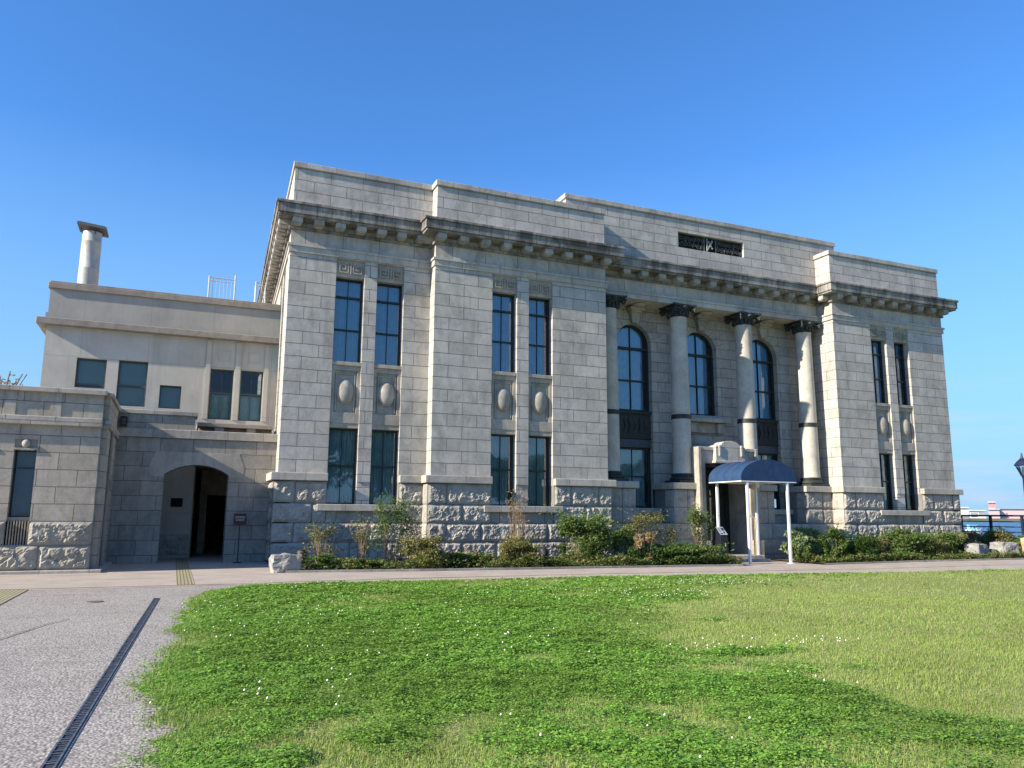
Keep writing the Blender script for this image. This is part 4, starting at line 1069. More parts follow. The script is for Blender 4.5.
# ================================================================== REAR WING (two storeys, cement render)
AX0, AX1, AY = -7.56, .22, 4.5
rw = empty('rear_wing', (0, 0, 0), 'two storey beige cement rendered wing with flat roof behind the stone gateway', 'building')
uw = [(-6.54, -5.60, 5.88, 6.93), (-5.22, -4.27, 5.32, 6.95), (-3.83, -3.11, 5.31, 6.15), (-2.15, -1.34, 5.0, 6.89), (-1.09, -.28, 5.0, 6.91)]
mb = MB(); wall(mb, AX0, AX1, -.3, 8.0, uw+[(-2.46, -.35, -1, 3.3)], AY, AY+.35)
wall_x(mb, AY+.35, 12.5, -.3, 8.0, [], AX0, AX0+.35); mb.box(AX0, AX1, 12.5, 12.8, 3.4, 8.0)
mb.build('wall', M_cem, rw)
mb = MB(); mb.box(AX0-.30, AX1, AY-.28, 12.9, 7.99, 8.22); bevel(mb.build('belt_course', M_cemb, rw), .015)
mb = MB(); mb.box(AX0-.06, AX1, AY-.06, 12.8, 8.22, 8.44); mb.build('parapet_base', M_cemp, rw)
mb = MB(); mb.box(AX0, AX1, AY, 12.75, 8.44, 9.32); mb.build('parapet', M_cemp, rw)
mb = MB(); mb.box(AX0-.07, AX1, AY-.08, 12.85, 9.32, 9.52); mb.box(AX0-.03, AX1, AY-.04, 12.8, 9.52, 9.59); bevel(mb.build('coping', M_cemb, rw), .012)
for i, (x0, x1, z0, z1) in enumerate(uw):
    if i == 2:
        w = window(x0, x1, z0, z1, AY+.10, [], M_teal, 0, .04, rw, M_framel, mull=False, curt=False, gm_=M_glass2)
    elif i > 2:
        zb = z0+(z1-z0)*.53
        w = window(x0, x1, z0, z1, AY+.12, [(zb, .07, 0)], M_teal, 0, .05, rw, M_framel, curt=False, gm_=M_glass2)
        mb = MB(); mb.quad((x0,AY+.3,z0),(x1,AY+.3,z0),(x1,AY+.3,zb),(x0,AY+.3,zb)); mb.build('blind', plain('pale_blind', (.36, .48, .46), .8, var=.05), w)
    else:
        w = window(x0, x1, z0, z1, AY+.10, [(z0+(z1-z0)*(.12 if i == 0 else .45), .06, 0)], M_teal, 0, .05, rw, M_framel, mull=False, curt=False, gm_=M_glass2)
    if i < 3:
        mb = MB(); mb.quad((x0,AY+.26,z0),(x1,AY+.26,z0),(x1,AY+.26,z1),(x0,AY+.26,z1)); mb.build('blind', M_teal, w)
# shallow framed panels over the paired windows
mb = MB()
for x0 in (-2.02, -.95):
    for q in ((x0, x0+.03, 7.2, 7.62), (x0+.40, x0+.43, 7.2, 7.62), (x0+.03, x0+.40, 7.2, 7.23), (x0+.03, x0+.40, 7.59, 7.62)): mb.box(q[0]+.1, q[1]+.1, AY-.015, AY+.01, q[2], q[3])
build_split(mb, 'panel_moulding', M_cem, rw)
mb = MB(); mb.box(-2.2, -1.34, AY-.012, AY+.01, 6.93, 6.96); mb.box(-1.30, -1.12, AY-.04, AY+.01, 5.0, 7.95); mb.box(-2.34, -2.18, AY-.04, AY+.01, 5.0, 7.95); mb.box(-.26, -.10, AY-.04, AY+.01, 5.0, 7.95)
build_split(mb, 'pilaster', M_cem, rw)
# slab roof over the passage, low wall seen through the gateway
mb = MB(); mb.box(-2.52, -.02, 2.55, AY-.01, 4.52, 4.66); mb.box(-2.45, -.02, 2.9, AY-.02, 4.1, 4.515); rs = bevel(mb.build('canopy_slab', M_cemb, rw), .01)
for x in (-1.95, -.9): mb = MB(); mb.box(x, x+.3, 2.62, 2.92, 4.3, 4.515); mb.build('bracket', M_cemb, rs)
mb = MB(); mb.box(-4.9, -2.50, AY-.06, AY-.001, -.3, .85)
for x in (-4.9, -4.1, -3.3): rock_patch(mb, (x, AY-.06, .1), (1, 0, 0), (0, -1, 0), .8, .70, .05, .06, x)
mb.build('dado', M_rock, rw)
mb = MB(); mb.box(-3.17, -2.78, AY-.03, AY+.0, 1.80, 2.11); mb.build('wall_plaque', M_dark, rw)
mb = MB(); mb.box(-2.46, -2.40, 4.9, 12.81, -.3, 3.3); mb.box(-.36, -.3, 4.9, 12.81, -.3, 3.3); mb.box(-2.46, -.3, 4.86, 12.81, 3.3, 3.4)
mb.box(-2.46, -.3, 12.81, 12.95, -.3, 3.4); mb.box(-2.12, -1.84, 7.9, 8.2, -.3, 3.3); mb.box(-1.84, -.36, 8.0, 8.1, 2.3, 3.3)  # end wall added to shut out daylight behind the hedge
mb.build('passage', plain('passage_plaster', (.34, .31, .24), .9, var=.25, vscale=2), rw)
# flue pipe with tilted cowl
mb = MB(); mb.lathe(-6.83, 8.0, [(.37, 9.0), (.37, 11.1), (.372, 11.11), (.36, 11.13), (.36, 12.2), (.365, 12.21), (.35, 12.23), (.35, 12.62)], 32)
fl_ = mb.build('chimney', M_zinc, rw, True)
mb = MB(); mb.box(-7.34, -6.30, 7.45, 8.55, 12.74, 12.83); mb.box(-7.28, -6.36, 7.5, 8.5, 12.83, 12.86)
mb.v = [(x, y, z-.10*(x+6.83)) for x, y, z in mb.v]
mb.build('cowl', plain('cowl_zinc', (.13, .135, .13), .6, .2, var=.2), fl_)
mb = MB()
for k in range(4):
    a = 2*PI*k/4+.4; mb.tube([(-6.83+.34*math.cos(a), 8+.34*math.sin(a), 12.5), (-6.83+.44*math.cos(a), 8+.5*math.sin(a), 12.76)], .014, 5)
mb.build('cowl_strut', M_iron, fl_)
for x0, x1 in ((-2.34, -1.28), (-.40, .0)):
    mb = MB(); y = 9.0
    for x in (x0, x1): mb.tube([(x, y, 9.5), (x, y, 11.72+(.15 if x == x1 else 0))], .035, 8)
    mb.tube([(x0, y, 11.66), (x1, y, 11.66)], .02, 6); mb.tube([(x0, y+.5, 11.66), (x1, y+.5, 11.66)], .02, 6); mb.tube([(x0, y, 11.66), (x0, y+.5, 11.66), (x0, y+.5, 9.5)], .025, 6)
    n = max(2, int((x1-x0)/.15))
    for k in range(1, n): x = x0+(x1-x0)*k/n; mb.tube([(x, y, 9.5), (x, y, 11.66)], .012, 5)
    mb.build('roof_hatch_rail', plain('rail_grey', (.42, .43, .44), .5, var=.1), rw)

# ================================================================== GATEWAY
PY, PX0, PX1 = 1.80, -4.95, .09
gw = empty('gateway', (0, 0, 0), 'grey stone gateway wall with a low segmental arch between annex and bank building', 'gateway')
ax0, ax1, spr, crown_z = -3.42, -1.44, 2.84, 3.16
hw = (ax1-ax0)/2; rise = crown_z-spr; Rr = (hw*hw+rise*rise)/(2*rise); cxa = (ax0+ax1)/2; czz = crown_z-Rr
mb = MB(); wall(mb, PX0, PX1, -.3, 4.0, [(ax0, ax1, -1, 3.3)], PY, PY+.75)
N = 24
for i in range(N):
    xa, xb = ax0+2*hw*i/N, ax0+2*hw*(i+1)/N; za = czz+math.sqrt(Rr**2-(xa-cxa)**2); zb = czz+math.sqrt(Rr**2-(xb-cxa)**2)
    mb.quad((xa,PY,za),(xb,PY,zb),(xb,PY,3.3),(xa,PY,3.3)); mb.quad((xb,PY+.75,zb),(xa,PY+.75,za),(xa,PY+.75,3.3),(xb,PY+.75,3.3)); mb.quad((xb,PY,zb),(xa,PY,za),(xa,PY+.75,za),(xb,PY+.75,zb))
mb.build('wall', M_por, gw)
mb = MB(); hd = [(ax0-.42, 2.78), (ax0-.02, 2.74)]+[(ax0+2*hw*i/16, czz+math.sqrt(Rr**2-(ax0+2*hw*i/16-cxa)**2)) for i in range(17)]+[(ax1+.02, 2.74), (ax1+.42, 2.78), (ax1+.50, 3.06), (ax1+.30, 3.56), (ax0-.30, 3.56), (ax0-.50, 3.06)]
mb.prism_y(hd, PY-.006, PY+.02); bevel(mb.build('arch_stone', stone('arch_granite', (.38, .355, .315), (6, .98, 1, -4.4, .006), stain=.3), gw), .003)
mb = MB(); mb.box(PX0, PX1, PY-.07, PY+.82, 4.0, 4.29); bevel(mb.build('coping', M_annc, gw), .015)
mb = MB(); mb.box(PX0, -2.60, PY+.01, PY+.9, 4.29, 4.76); mb.build('upper_block', M_por, gw)
mb = MB(); mb.box(PX0, -2.53, PY-.06, PY+.96, 4.76, 4.90); bevel(mb.build('upper_coping', M_annc, gw), .012)

# ================================================================== LOW ANNEX
an = empty('low_annex', (0, 0, 0), 'low flat roofed stone annex with rock faced base at the left edge', 'building')
NX0, NX1, NY = -13.5, -5.05, -1.95
nw = [(x-.26, x+.26, .74, 3.50) for x in (-6.79, -7.85, -8.91, -9.97, -11.03)]
mb = MB(); wall(mb, NX0, NX1, -.3, 3.90, nw, NY, NY+.5)
wall_x(mb, NY+.25, 4.4, -.3, 3.90, [], -4.90, -5.3); mb.box(NX1-.2, -4.9, NY+.249, NY+.26, -.3, 3.9)
wall_x(mb, NY+.5, 4.4, -.3, 3.90, [], NX0, NX0+.4)
fixn(mb.build('wall', M_ann, an))
mb = MB(); mb.box(NX0-.1, NX1+.02, NY-.13, 4.4, 3.895, 4.13); mb.box(NX1+.02, -4.83, NY+.17, 4.4, 3.895, 4.13); bevel(mb.build('belt_course', M_annc, an), .015)
mb = MB(); mb.box(NX0, NX1+.0, NY+.02, 4.4, 4.13, 4.79); mb.box(NX1, -4.90, NY+.26, 4.4, 4.13, 4.79); mb.build('parapet', M_ann, an)
mb = MB(); mb.box(NX0-.08, NX1+.08, NY-.10, 4.4, 4.79, 4.92); mb.box(NX1+.08, -4.84, NY+.16, 4.4, 4.785, 4.915); bevel(mb.build('coping', M_annc, an), .012)
mb = MB()
for k in range(5): x = -6.0-1.06*k; mb.box(x-.32-.0, x-.06, NY-.015, NY+.05, 4.13, 4.79)
build_split(mb, 'parapet_pier', M_ann, an)
rm, jm = MB(), MB()
gaps = [(x0, x1, .70, 5) for x0, x1, _, _ in nw]
rustic_run(rm, jm, NX0, NX1+.02, NY-.045, gaps, 'x', .038, .055, [(-.55, .09, .5), (.09, .72, .5), (.72, 1.35, 0)], 1.12)
rm.build('rock_faced_base', stone('annex_rockface', (.36, .335, .28), None, stain=.35, grain=.2, bump=.012), an); jm.build('base_core', M_joint, an)
mb = MB(); mb.box(NX0, -4.72, NY-.30, 1.7, -.1, .085); bevel(mb.build('plinth', M_annc, an), .01)
for x0, x1, _, _ in nw:
    w = window(x0, x1, 1.45, 3.22, NY+.20, [(2.75, .03, .01)], M_teal, 0, .035, an, M_frame, mull=False, curt=False, gm_=M_glass2)
    mb = MB(); mb.quad((x0,NY+.36,1.45),(x1,NY+.36,1.45),(x1,NY+.36,3.22),(x0,NY+.36,3.22)); mb.build('blind', plain('dark_blind', (.10, .16, .21), .8, var=.05), w)
    mb = MB(); mb.box(x0, x1, NY+.10, NY+.45, 1.36, 1.45); mb.build('window_sill', M_ann, an)
    mb = MB(); mb.box(x0, x1, NY+.06, NY+.45, 3.24, 3.90); mb.box(x0-.02, x1+.02, NY-.04, NY+.061, 3.22, 3.27)
    lt = mb.build('lintel', M_ann, an)
    mb = MB(); mb.blob(((x0+x1)/2, NY+.02, 3.39), .105, .10, .115); mb.build('ball_boss', M_smooth, lt, True)
    mb = MB(); mb.box(x0, x1, NY+.22, NY+.45, .72, 1.36)
    for k in range(8): xx = x0+.03+k*.064; mb.box(xx, xx+.03, NY+.02, NY+.22, .74, 1.36)
    mb.build('vent_grille', plain('vent_bronze', (.30, .25, .19), .7, var=.2), an)
mb = MB(); mb.tube([(-4.86, -.6, 3.9), (-4.86, -.6, .1)], .05, 10); mb.box(-4.9, -4.76, -.72, -.46, 2.25, 2.5)
mb.build('downpipe', plain('pipe_grey', (.22, .20, .17), .7, var=.15), an)
mb = MB(); mb.box(-4.82, -4.62, 1.45, 1.72, 4.32, 4.36); mb.box(-4.82, -4.78, 1.45, 1.72, 4.36, 4.62); mb.box(-4.66, -4.62, 1.45, 1.72, 4.36, 4.62); mb.box(-4.78, -4.66, 1.45, 1.72, 4.58, 4.62)
tag(mb.build('rain_spout', M_iron), 'small dark iron rain spout box where the annex parapet meets the gateway', 'rain spout')

# ================================================================== ENTRANCE CANOPY
cxm, hwid, yF, yB = 18.14, 1.35, -1.97, .02
cn_ = empty('entrance_canopy', (cxm, yF, g(18)), 'navy blue barrel vaulted canvas canopy on four white posts at the entrance', 'canopy')
zb, zs, zt = 3.14, 3.30, 3.98       # relative to the empty (ground is 0.19 lower)
prof = [(-hwid, zb), (-hwid, zs)]+[(-hwid*math.cos(PI*k/18)*(1 if 1 else 1), zs+(zt-zs)*math.sin(PI*k/18)**1.12) for k in range(1, 18)]+[(hwid, zs), (hwid, zb)]
mb = MB(); L2 = yB-yF
n = len(prof); ny = 8
for j in range(ny+1):
    y = L2*j/ny; sag = .015*math.sin(PI*((j*2) % 4)/4)
    for x, z in prof: mb.v.append((x, y, z-(sag if z > zs else 0)))
for j in range(ny):
    for i in range(n-1): a = j*n+i; mb.f.append((a, a+n, a+n+1, a+1))
mb.f.append(tuple(range(n)))
b0 = len(mb.v); inn = [(x*.985, z-.02 if z > zb else z) for x, z in prof]
mb.v += [(x, .02, z) for x, z in inn]+[(x, L2, z) for x, z in inn]
for i in range(n-1): mb.f.append((b0+i, b0+i+1, b0+n+i+1, b0+n+i))
mb.f.append(tuple(b0+i for i in reversed(range(n))))
cv = mb.build('canvas', M_navy, cn_, True)
mb = MB()
for x0, x1, y0, y1 in ((-hwid, hwid, .0, .05), (-hwid, hwid, L2-.05, L2), (-hwid, -hwid+.05, .05, L2-.05), (hwid-.05, hwid, .05, L2-.05)): mb.box(x0, x1, y0, y1, zb-.035, zb-.002)
mb.build('frame', M_white, cn_)
mb = MB()
for y in (.5, 1.0, 1.5):
    mb.tube([(x*1.004, y, z+.004) for x, z in prof], .008, 4)
mb.build('seam', plain('navy_seam', (.018, .034, .085), .8), cv)
mb = MB()
for y in (.25, 1.0, 1.7): mb.box(-hwid+.05, hwid-.05, y, y+.03, zb-.034, zb-.006)
mb.build('cross_bar', M_white, cn_)
for x in (-1.03, .93):
    for y in (.06, L2-.10):
        mb = MB(); mb.box(x-.045, x+.045, y-.045, y+.045, 0, zb-.036); mb.box(x-.09, x+.09, y-.09, y+.09, -.02, .012); bevel(mb.build('post', M_white, cn_), .006)

# ================================================================== SIGNS
sg = empty('post_sign', (-1.03, 1.3, 0), 'small maroon notice on a thin dark post in front of the gateway wall', 'sign')
mb = MB(); mb.box(-.20, .20, -.02, .0, 1.22, 1.58); sb = mb.build('board', M_maroon, sg)
mb = MB()
def glyphs(mb, x0, x1, zc, h, y, n):
    w = (x1-x0)/n
    for k in range(n):
        a = x0+w*k+w*.12; b = a+w*.76; t = h*.17
        mb.box(a, b, y, y+.003, zc+h/2-t, zc+h/2)
        if k % 3 != 1: mb.box(a, b, y, y+.003, zc-h/2, zc-h/2+t)
        mb.box((a+b)/2-t/2, (a+b)/2+t/2, y-.001, y+.002, zc-h/2, zc+h/2)
        if k % 2: mb.box(a, b, y-.0015, y+.0015, zc-t/2, zc+t/2)
glyphs(mb, -.155, .155, 1.46, .055, -.024, 7); glyphs(mb, -.13, .13, 1.37, .05, -.024, 6)
mb.build('lettering', M_letter, sb)
mb = MB(); mb.tube([(0, .012, 0), (0, .012, 1.5)], .016, 8); mb.build('post', M_iron, sg); mb = MB(); mb.lathe(0, .012, [(.15, 0), (.15, .02), (.03, .035)], 20); mb.build('base', M_iron, sg)
pt = empty('information_plinth', (15.75, -2.0, g(15.75)), 'black stone plinth with a slanted white information panel beside the canopy', 'information board')
mb = MB(); n0 = len(mb.v)
mb.v += [(-.19, -.17, 0), (.19, -.17, 0), (.19, .20, 0), (-.19, .20, 0), (-.15, -.15, 1.08), (.15, -.15, 1.08), (.15, .14, 1.36), (-.15, .14, 1.36)]
mb.f += [(0,3,2,1),(4,5,6,7),(0,1,5,4),(1,2,6,5),(2,3,7,6),(3,0,4,7)]
bevel(mb.build('body', M_plq, pt), .01)
def slant(mb, x0, x1, s0, s1, h=0.):   # s along the slope from the front edge
    d = Vector((0, .29, .28)).normalized(); nn = Vector((0, -d.z, d.y)); o = Vector((0, -.15, 1.08))
    q = lambda x, s, k: tuple(o+Vector((x, 0, 0))+d*s+nn*k)
    b = len(mb.v); mb.v += [q(x, s, k) for k in (h-.006, h) for x, s in ((x0, s0), (x1, s0), (x1, s1), (x0, s1))]
    mb.f += [(b+4,b+5,b+6,b+7),(b,b+1,b+5,b+4),(b+1,b+2,b+6,b+5),(b+2,b+3,b+7,b+6),(b+3,b,b+4,b+7)]
mb = MB(); slant(mb, -.155, .155, .0, .40, .018); pn = mb.build('panel', plain('panel_white', (.40, .43, .46), .4, var=.03), pt)
mb = MB()
random.seed(3)
for k in range(9): s = .36-.027*k; slant(mb, -.135, -.135+random.uniform(.11, .14), s-.009, s, .021)
slant(mb, .02, .135, .20, .36, .021); slant(mb, .02, .10, .05, .16, .021); slant(mb, -.13, -.02, .03, .09, .021)
mb.build('printing', M_plq, pn)

# ================================================================== STONES AND SMALL LIGHTS
def boulder(loc, sx, sy, sz, rz, mat, label, grp=None, seed=0, cut=.0):
    mb = MB(); nu = 12
    def f(u, v, w): pass
    for ax in range(6):
        b = len(mb.v)
        for j in range(nu+1):
            for i in range(nu+1):
                p, q = -1+2*i/nu, -1+2*j/nu
                v = [(p, q, 1), (q, p, -1), (1, p, q), (-1, q, p), (q, 1, p), (p, -1, q)][ax]
                v = Vector(v); l = max(abs(v.x), abs(v.y), abs(v.z)); sph = v.normalized(); v = v*.78+sph*.30
                n_ = noise.noise(v*1.4+Vector((seed, 0, 0)))*.16+noise.noise(v*4+Vector((seed, 5, 0)))*.06+noise.noise(v*11)*.02
                v = v*(1+n_)
                mb.v.append((v.x*sx/2, v.y*sy/2, (v.z*.5+.45)*sz))
        for j in range(nu):
            for i in range(nu): a = b+j*(nu+1)+i; mb.f.append((a, a+1, a+nu+2, a+nu+1))
    o = mb.build('boulder', mat); 
    import bmesh
    bm = bmesh.new(); bm.from_mesh(o.data); bmesh.ops.remove_doubles(bm, verts=bm.verts, dist=.002); bmesh.ops.recalc_face_normals(bm, faces=bm.faces); bm.to_mesh(o.data); bm.free()
    o.location = loc; o.rotation_euler = (0, 0, rz); return tag(o, label, 'rock', grp)
M_bl = stone('boulder_stone', (.33, .32, .30), None, stain=.4, grain=.35, bump=.03)
boulder((-.13, -3.42, .0), .74, .55, .50, .05, M_bl, 'squared pale granite block at the left corner of the garden bed', 'stones along the garden bed', 1)
boulder((30.4, -1.3, -.14), 1.0, .65, .60, .2, M_bl, 'pale rough stone lying left of the other stones at the bed end', 'stones along the garden bed', 4)
boulder((31.2, -1.35, -.15), .6, .5, .36, .6, plain('dark_stone', (.10, .095, .09), .9, var=.4, bump=.02), 'small dark stone lying between two pale boulders at the bed end', 'stones along the garden bed', 7)
boulder((31.95, -1.5, -.14), .92, .7, .68, -.15, M_bl, 'pale squarish stone under the railing at the bed end', 'stones along the garden bed', 9)
boulder((33.95, -1.5, -.2), .95, .7, .95, .3, stone('tan_stone', (.50, .35, .22), None, stain=.3, bump=.02), 'tan orange upright stone at the right edge of the photo', 'stones along the garden bed', 12)
def floodlight(loc, label, rz=0):
    e = empty('ground_floodlight', loc, label, 'floodlight', 'small floodlights in the garden bed', rz)
    mb = MB(); mb.tube([(0, 0, 0), (0, 0, .16)], .025); mb.build('stake', M_iron, e)
    mb = MB(); mb.lathe(0, 0, [(.07, -.10), (.14, -.02), (.15, .10), (.155, .12)], 20); R_ = Matrix.Rotation(rad(-50), 4, 'X')
    mb.v = [tuple(R_ @ Vector(v)+Vector((0, 0, .27))) for v in mb.v]; mb.build('housing', M_iron, e, True)
floodlight((8.95, -.95, g(9)+.1), 'small dark floodlight aimed at the wall between the round bush and leafy shrub')
floodlight((28.8, -1.0, g(29)+.05), 'small dark floodlight in the planting just left of the pale boulders')
floodlight((.62, -1.3, .05), 'small dark floodlight behind the squared granite block at the left bed corner')

# ================================================================== PLANTS
def shrub(name, cat, label, loc, w, d, h, n, ls, mat, stem=M_wood, nst=5, z0=.1, shape=1., grp='shrubs in the garden bed', seed=1, up=0., clumps=9, stem_h=.8):
    r = np.random.default_rng(seed); e = empty(name, loc, label, cat, grp)
    # clump centres spread through the crown, leaves gather round them: gaps stay between
    th = r.random(clumps)*2*PI; rr = np.sqrt(r.random(clumps))*.75; cz = z0+(h-z0)*(.15+.8*r.random(clumps)**shape)
    k = np.sqrt(np.clip(1-((cz-z0)/(h-z0)-.35)**2*1.4, .15, 1)); C = np.stack([rr*np.cos(th)*w/2*k, rr*np.sin(th)*d/2*k, cz], 1)
    ci = r.integers(0, clumps, n); rad_ = np.array([w, d, (h-z0)])*.5*.33*(.6+.9*r.random(clumps))[ci][:, None]
    g_ = r.normal(size=(n, 3)); g_ /= np.linalg.norm(g_, axis=1)[:, None]; g_ *= (r.random(n)**.45)[:, None]
    P = C[ci]+g_*rad_
    if nst:      # loose shoots that stand out of the crown
        ns_ = clumps; nl = max(6, n//(ns_*9)); ti_ = np.stack([r.normal(size=ns_)*.55*w/2, r.normal(size=ns_)*.5*d/2, h*(.72+.5*r.random(ns_))], 1)
        tt = r.random((ns_, nl, 1))**.7; Q = (C[:, None, :]*.8)*(1-tt)+ti_[:, None, :]*tt+r.normal(size=(ns_, nl, 3))*.035
        P = np.concatenate([P, Q.reshape(-1, 3)])
    P[:, 2] = np.maximum(P[:, 2], .02)
    m = len(P); a = r.random(m)*2*PI; ti = r.random(m)*1.3*(1-up)+up*1.35
    N = np.stack([np.sin(ti)*np.cos(a), np.sin(ti)*np.sin(a), np.cos(ti)], 1); T = np.cross(N, r.normal(size=(m, 3))); T /= np.linalg.norm(T, axis=1)[:, None]; U = np.cross(N, T)
    s = (ls*(.6+.8*r.random(m)))[:, None]; q = np.stack([P-T*s, P-U*s*.45, P+T*s, P+U*s*.45], 1).reshape(-1, 3)
    o = np_mesh('foliage', q, np.arange(4*m).reshape(-1, 4), mat); o.parent = e
    if nst:
        mb = MB()
        for i in range(min(nst*3, 40)):
            c = C[i % clumps]; b = Vector((c[0]*.25, c[1]*.25, 0)); j = Vector(r.normal(size=3))*.05; t = Vector(c)*1.0+Vector((*(r.normal(size=2)*.1), .1))
            mb.tube([b, b.lerp(t, .5)+j, t], [.012, .008, .004], 4)
        st = mb.build('stem', stem, e)
    return e
G1 = leafmat('leaf_bright', (.06, .115, .025), (.16, .225, .06), .35); G2 = leafmat('leaf_dark', (.022, .06, .014), (.07, .13, .03), .25)
G3 = leafmat('leaf_olive', (.09, .11, .03), (.22, .22, .07), .3, dry=((.30, .22, .10), .3)); G4 = leafmat('leaf_dry', (.20, .16, .08), (.36, .28, .15), .3, dry=((.30, .12, .07), .25))
G6 = leafmat('leaf_cover', (.045, .09, .018), (.15, .20, .05), .3, dry=((.26, .20, .09), .22)); G5 = leafmat('leaf_grey_green', (.08, .13, .05), (.20, .26, .12), .3); M_twig = plain('twig', (.20, .14, .09), .9, var=.3, vscale=8)
gz_ = lambda x: g(x)+.05
S1 = [  # name, category, label, x, y, w, d, h, leaves, size, mat, stems, shape, up, clumps
 ('dry_shrub', 'shrub', 'thin half bare shrub just right of the squared granite block', 1.05, -2.3, 1.5, .9, 1.35, 1100, .035, G3, 9, .8, .2, 16),
 ('dry_shrub', 'shrub', 'thin yellowing shrub in front of the first pair of windows, left one', 2.25, -2.2, .9, .7, 1.45, 700, .034, G3, 8, .7, .2, 12),
 ('dry_shrub', 'shrub', 'tall airy green shrub below the right window of the first pair', 3.35, -1.9, 2.0, .9, 1.95, 2100, .045, G1, 9, .9, .1, 18),
 ('low_shrub', 'shrub', 'low bright green tuft at the kerb beside the granite block', .95, -3.2, 1.0, .6, .42, 1800, .035, G1, 0, 1, .3, 10),
 ('low_shrub', 'shrub', 'small low dark green mound between the first tuft and round brown bush', 2.3, -3.25, 1.1, .55, .33, 1800, .03, G2, 0, 1, .2, 10),
 ('round_bush', 'bush', 'dense low brownish green rounded bush at the kerb before the left pavilion', 3.95, -2.95, 1.75, 1.1, .88, 7000, .035, G3, 4, 1, .3, 20),
 ('round_bush', 'bush', 'dense low dark rounded bush at the kerb under the second pair of windows', 7.25, -2.7, 1.75, 1.1, .86, 7000, .035, G3, 4, 1, .3, 20),
 ('dry_shrub', 'shrub', 'tall bare reddish twiggy shrub reaching the sill of the second window pair', 7.6, -1.6, 1.3, .8, 2.3, 700, .035, G4, 14, .8, .2, 16),
 ('leafy_shrub', 'shrub', 'big bright leafy shrub in front of the left pavilion corner', 9.95, -1.9, 2.4, 1.5, 1.65, 7500, .052, G1, 12, .9, .15, 40),
 ('dry_shrub', 'shrub', 'loose flowering weedy shrub below the first arched bay', 12.9, -1.6, 2.8, .9, 1.70, 3200, .035, G3, 10, .7, .3, 20),
 ('dry_shrub', 'shrub', 'straw coloured dry grass clump in front of the first arched bay', 12.1, -2.5, 1.1, .7, 1.0, 2400, .05, G4, 5, .9, .8, 9),
 ('leafy_shrub', 'shrub', 'dense dark green ground shrub spreading before the first arched bay', 13.0, -2.35, 3.8, 1.2, .68, 9500, .045, G2, 6, 1.1, .2, 36),
 ('leafy_shrub', 'shrub', 'fresh green low shrub spreading up to the black information plinth', 14.0, -2.6, 3.3, .8, .62, 8500, .05, G1, 4, 1.1, .2, 26),
 ('rose_bush', 'shrub', 'tall loose rose bush left of the doorway surround', 15.6, -1.0, 1.5, .9, 2.05, 1500, .048, G1, 9, .8, .1, 15),
 ('grass_clump', 'ornamental grass', 'fine pale green grass clump right of the entrance canopy', 20.7, -.9, 2.2, 1.2, 1.15, 7000, .085, G5, 0, .9, .97, 26),
 ('leafy_shrub', 'shrub', 'upright dark leafy shrub between canopy and right pavilion', 21.6, -1.7, 1.4, 1.0, 1.25, 3600, .05, G1, 7, .9, .15, 20),
 ('leafy_shrub', 'shrub', 'dark green bushy shrub with red tips before the right pavilion corner', 22.9, -1.9, 1.9, 1.2, .95, 5200, .05, G2, 6, 1, .15, 20),
 ('arching_shrub', 'shrub', 'wide arching yellow green shrub under the right pavilion windows', 26.2, -1.1, 3.8, 1.3, 1.2, 5200, .055, G1, 12, .7, .2, 30),
 ('dry_shrub', 'shrub', 'olive weedy shrub at the foot of the right pavilion', 27.9, -1.2, 2.4, 1.1, .85, 3600, .045, G3, 8, .8, .2, 22),
 ('leafy_shrub', 'shrub', 'green shrub at the far right corner of the building', 29.9, -.6, 2.2, 1.1, .95, 3400, .05, G3, 8, .8, .2, 22),
 ('leafy_shrub', 'shrub', 'bright low foliage at the kerb before the right pavilion', 24.9, -1.9, 2.6, .9, .45, 4600, .045, G1, 0, 1, .2, 20),
 ('dry_shrub', 'shrub', 'reddish twiggy shrub behind the two pale boulders', 32.2, .6, 2.2, 1.2, 1.1, 2600, .045, G4, 10, .8, .2, 20),
 ('leafy_shrub', 'shrub', 'yellow green shrub below the railing at the right edge', 34.2, .4, 1.9, 1.4, 1.2, 4200, .05, G3, 9, .8, .2, 20),
 ('leafy_shrub', 'shrub', 'mixed green shrub below the railing left of the yellow green one', 31.6, 1.3, 2.0, 1.4, 1.0, 3600, .05, G5, 9, .8, .2, 20),
]
for i, (nm, ct, lb, x, y, w, d_, h, n, ls, mt, ns, shp, up, cl) in enumerate(S1):
    shrub(nm, ct, lb, (x, y, gz_(x)), w, d_, h, n, ls, mt, M_twig, ns, .06, shp, seed=20+i, up=up, clumps=cl)
# low ground cover filling the bed
rg = np.random.default_rng(99); VV = []
n = 75000; x = rg.random(n)*35.2+.1; ky = np.interp(x, [-.6, 3, 6.2, 9.9, 14, 18, 24.6, 35], [-3.75, -3.72, -3.6, -3.3, -3.0, -3.0, -2.5, -2.4])
y = ky+.10+rg.random(n)**1.3*2.0
dens = np.clip((fbm(x, y, 1.1, 71)-.32)*3.2, .05, 1); k = (rg.random(n) < dens) & ~((x > 16.0) & (x < 19.9)); x, y = x[k], y[k]
z = -0.0105*np.clip(x, 0, 20)+.06+rg.random(len(x))*(.10+.50*np.clip(fbm(x, y, 1.2, 73)-.2, 0, 1))
P, F = leaf_quads(x, y, z, .026+.02*rg.random(len(x)), 1.1); tag(np_mesh('ground_cover', P, F, G6), 'low green weeds and ground cover filling the bed along the wall', 'ground cover', kind='stuff')

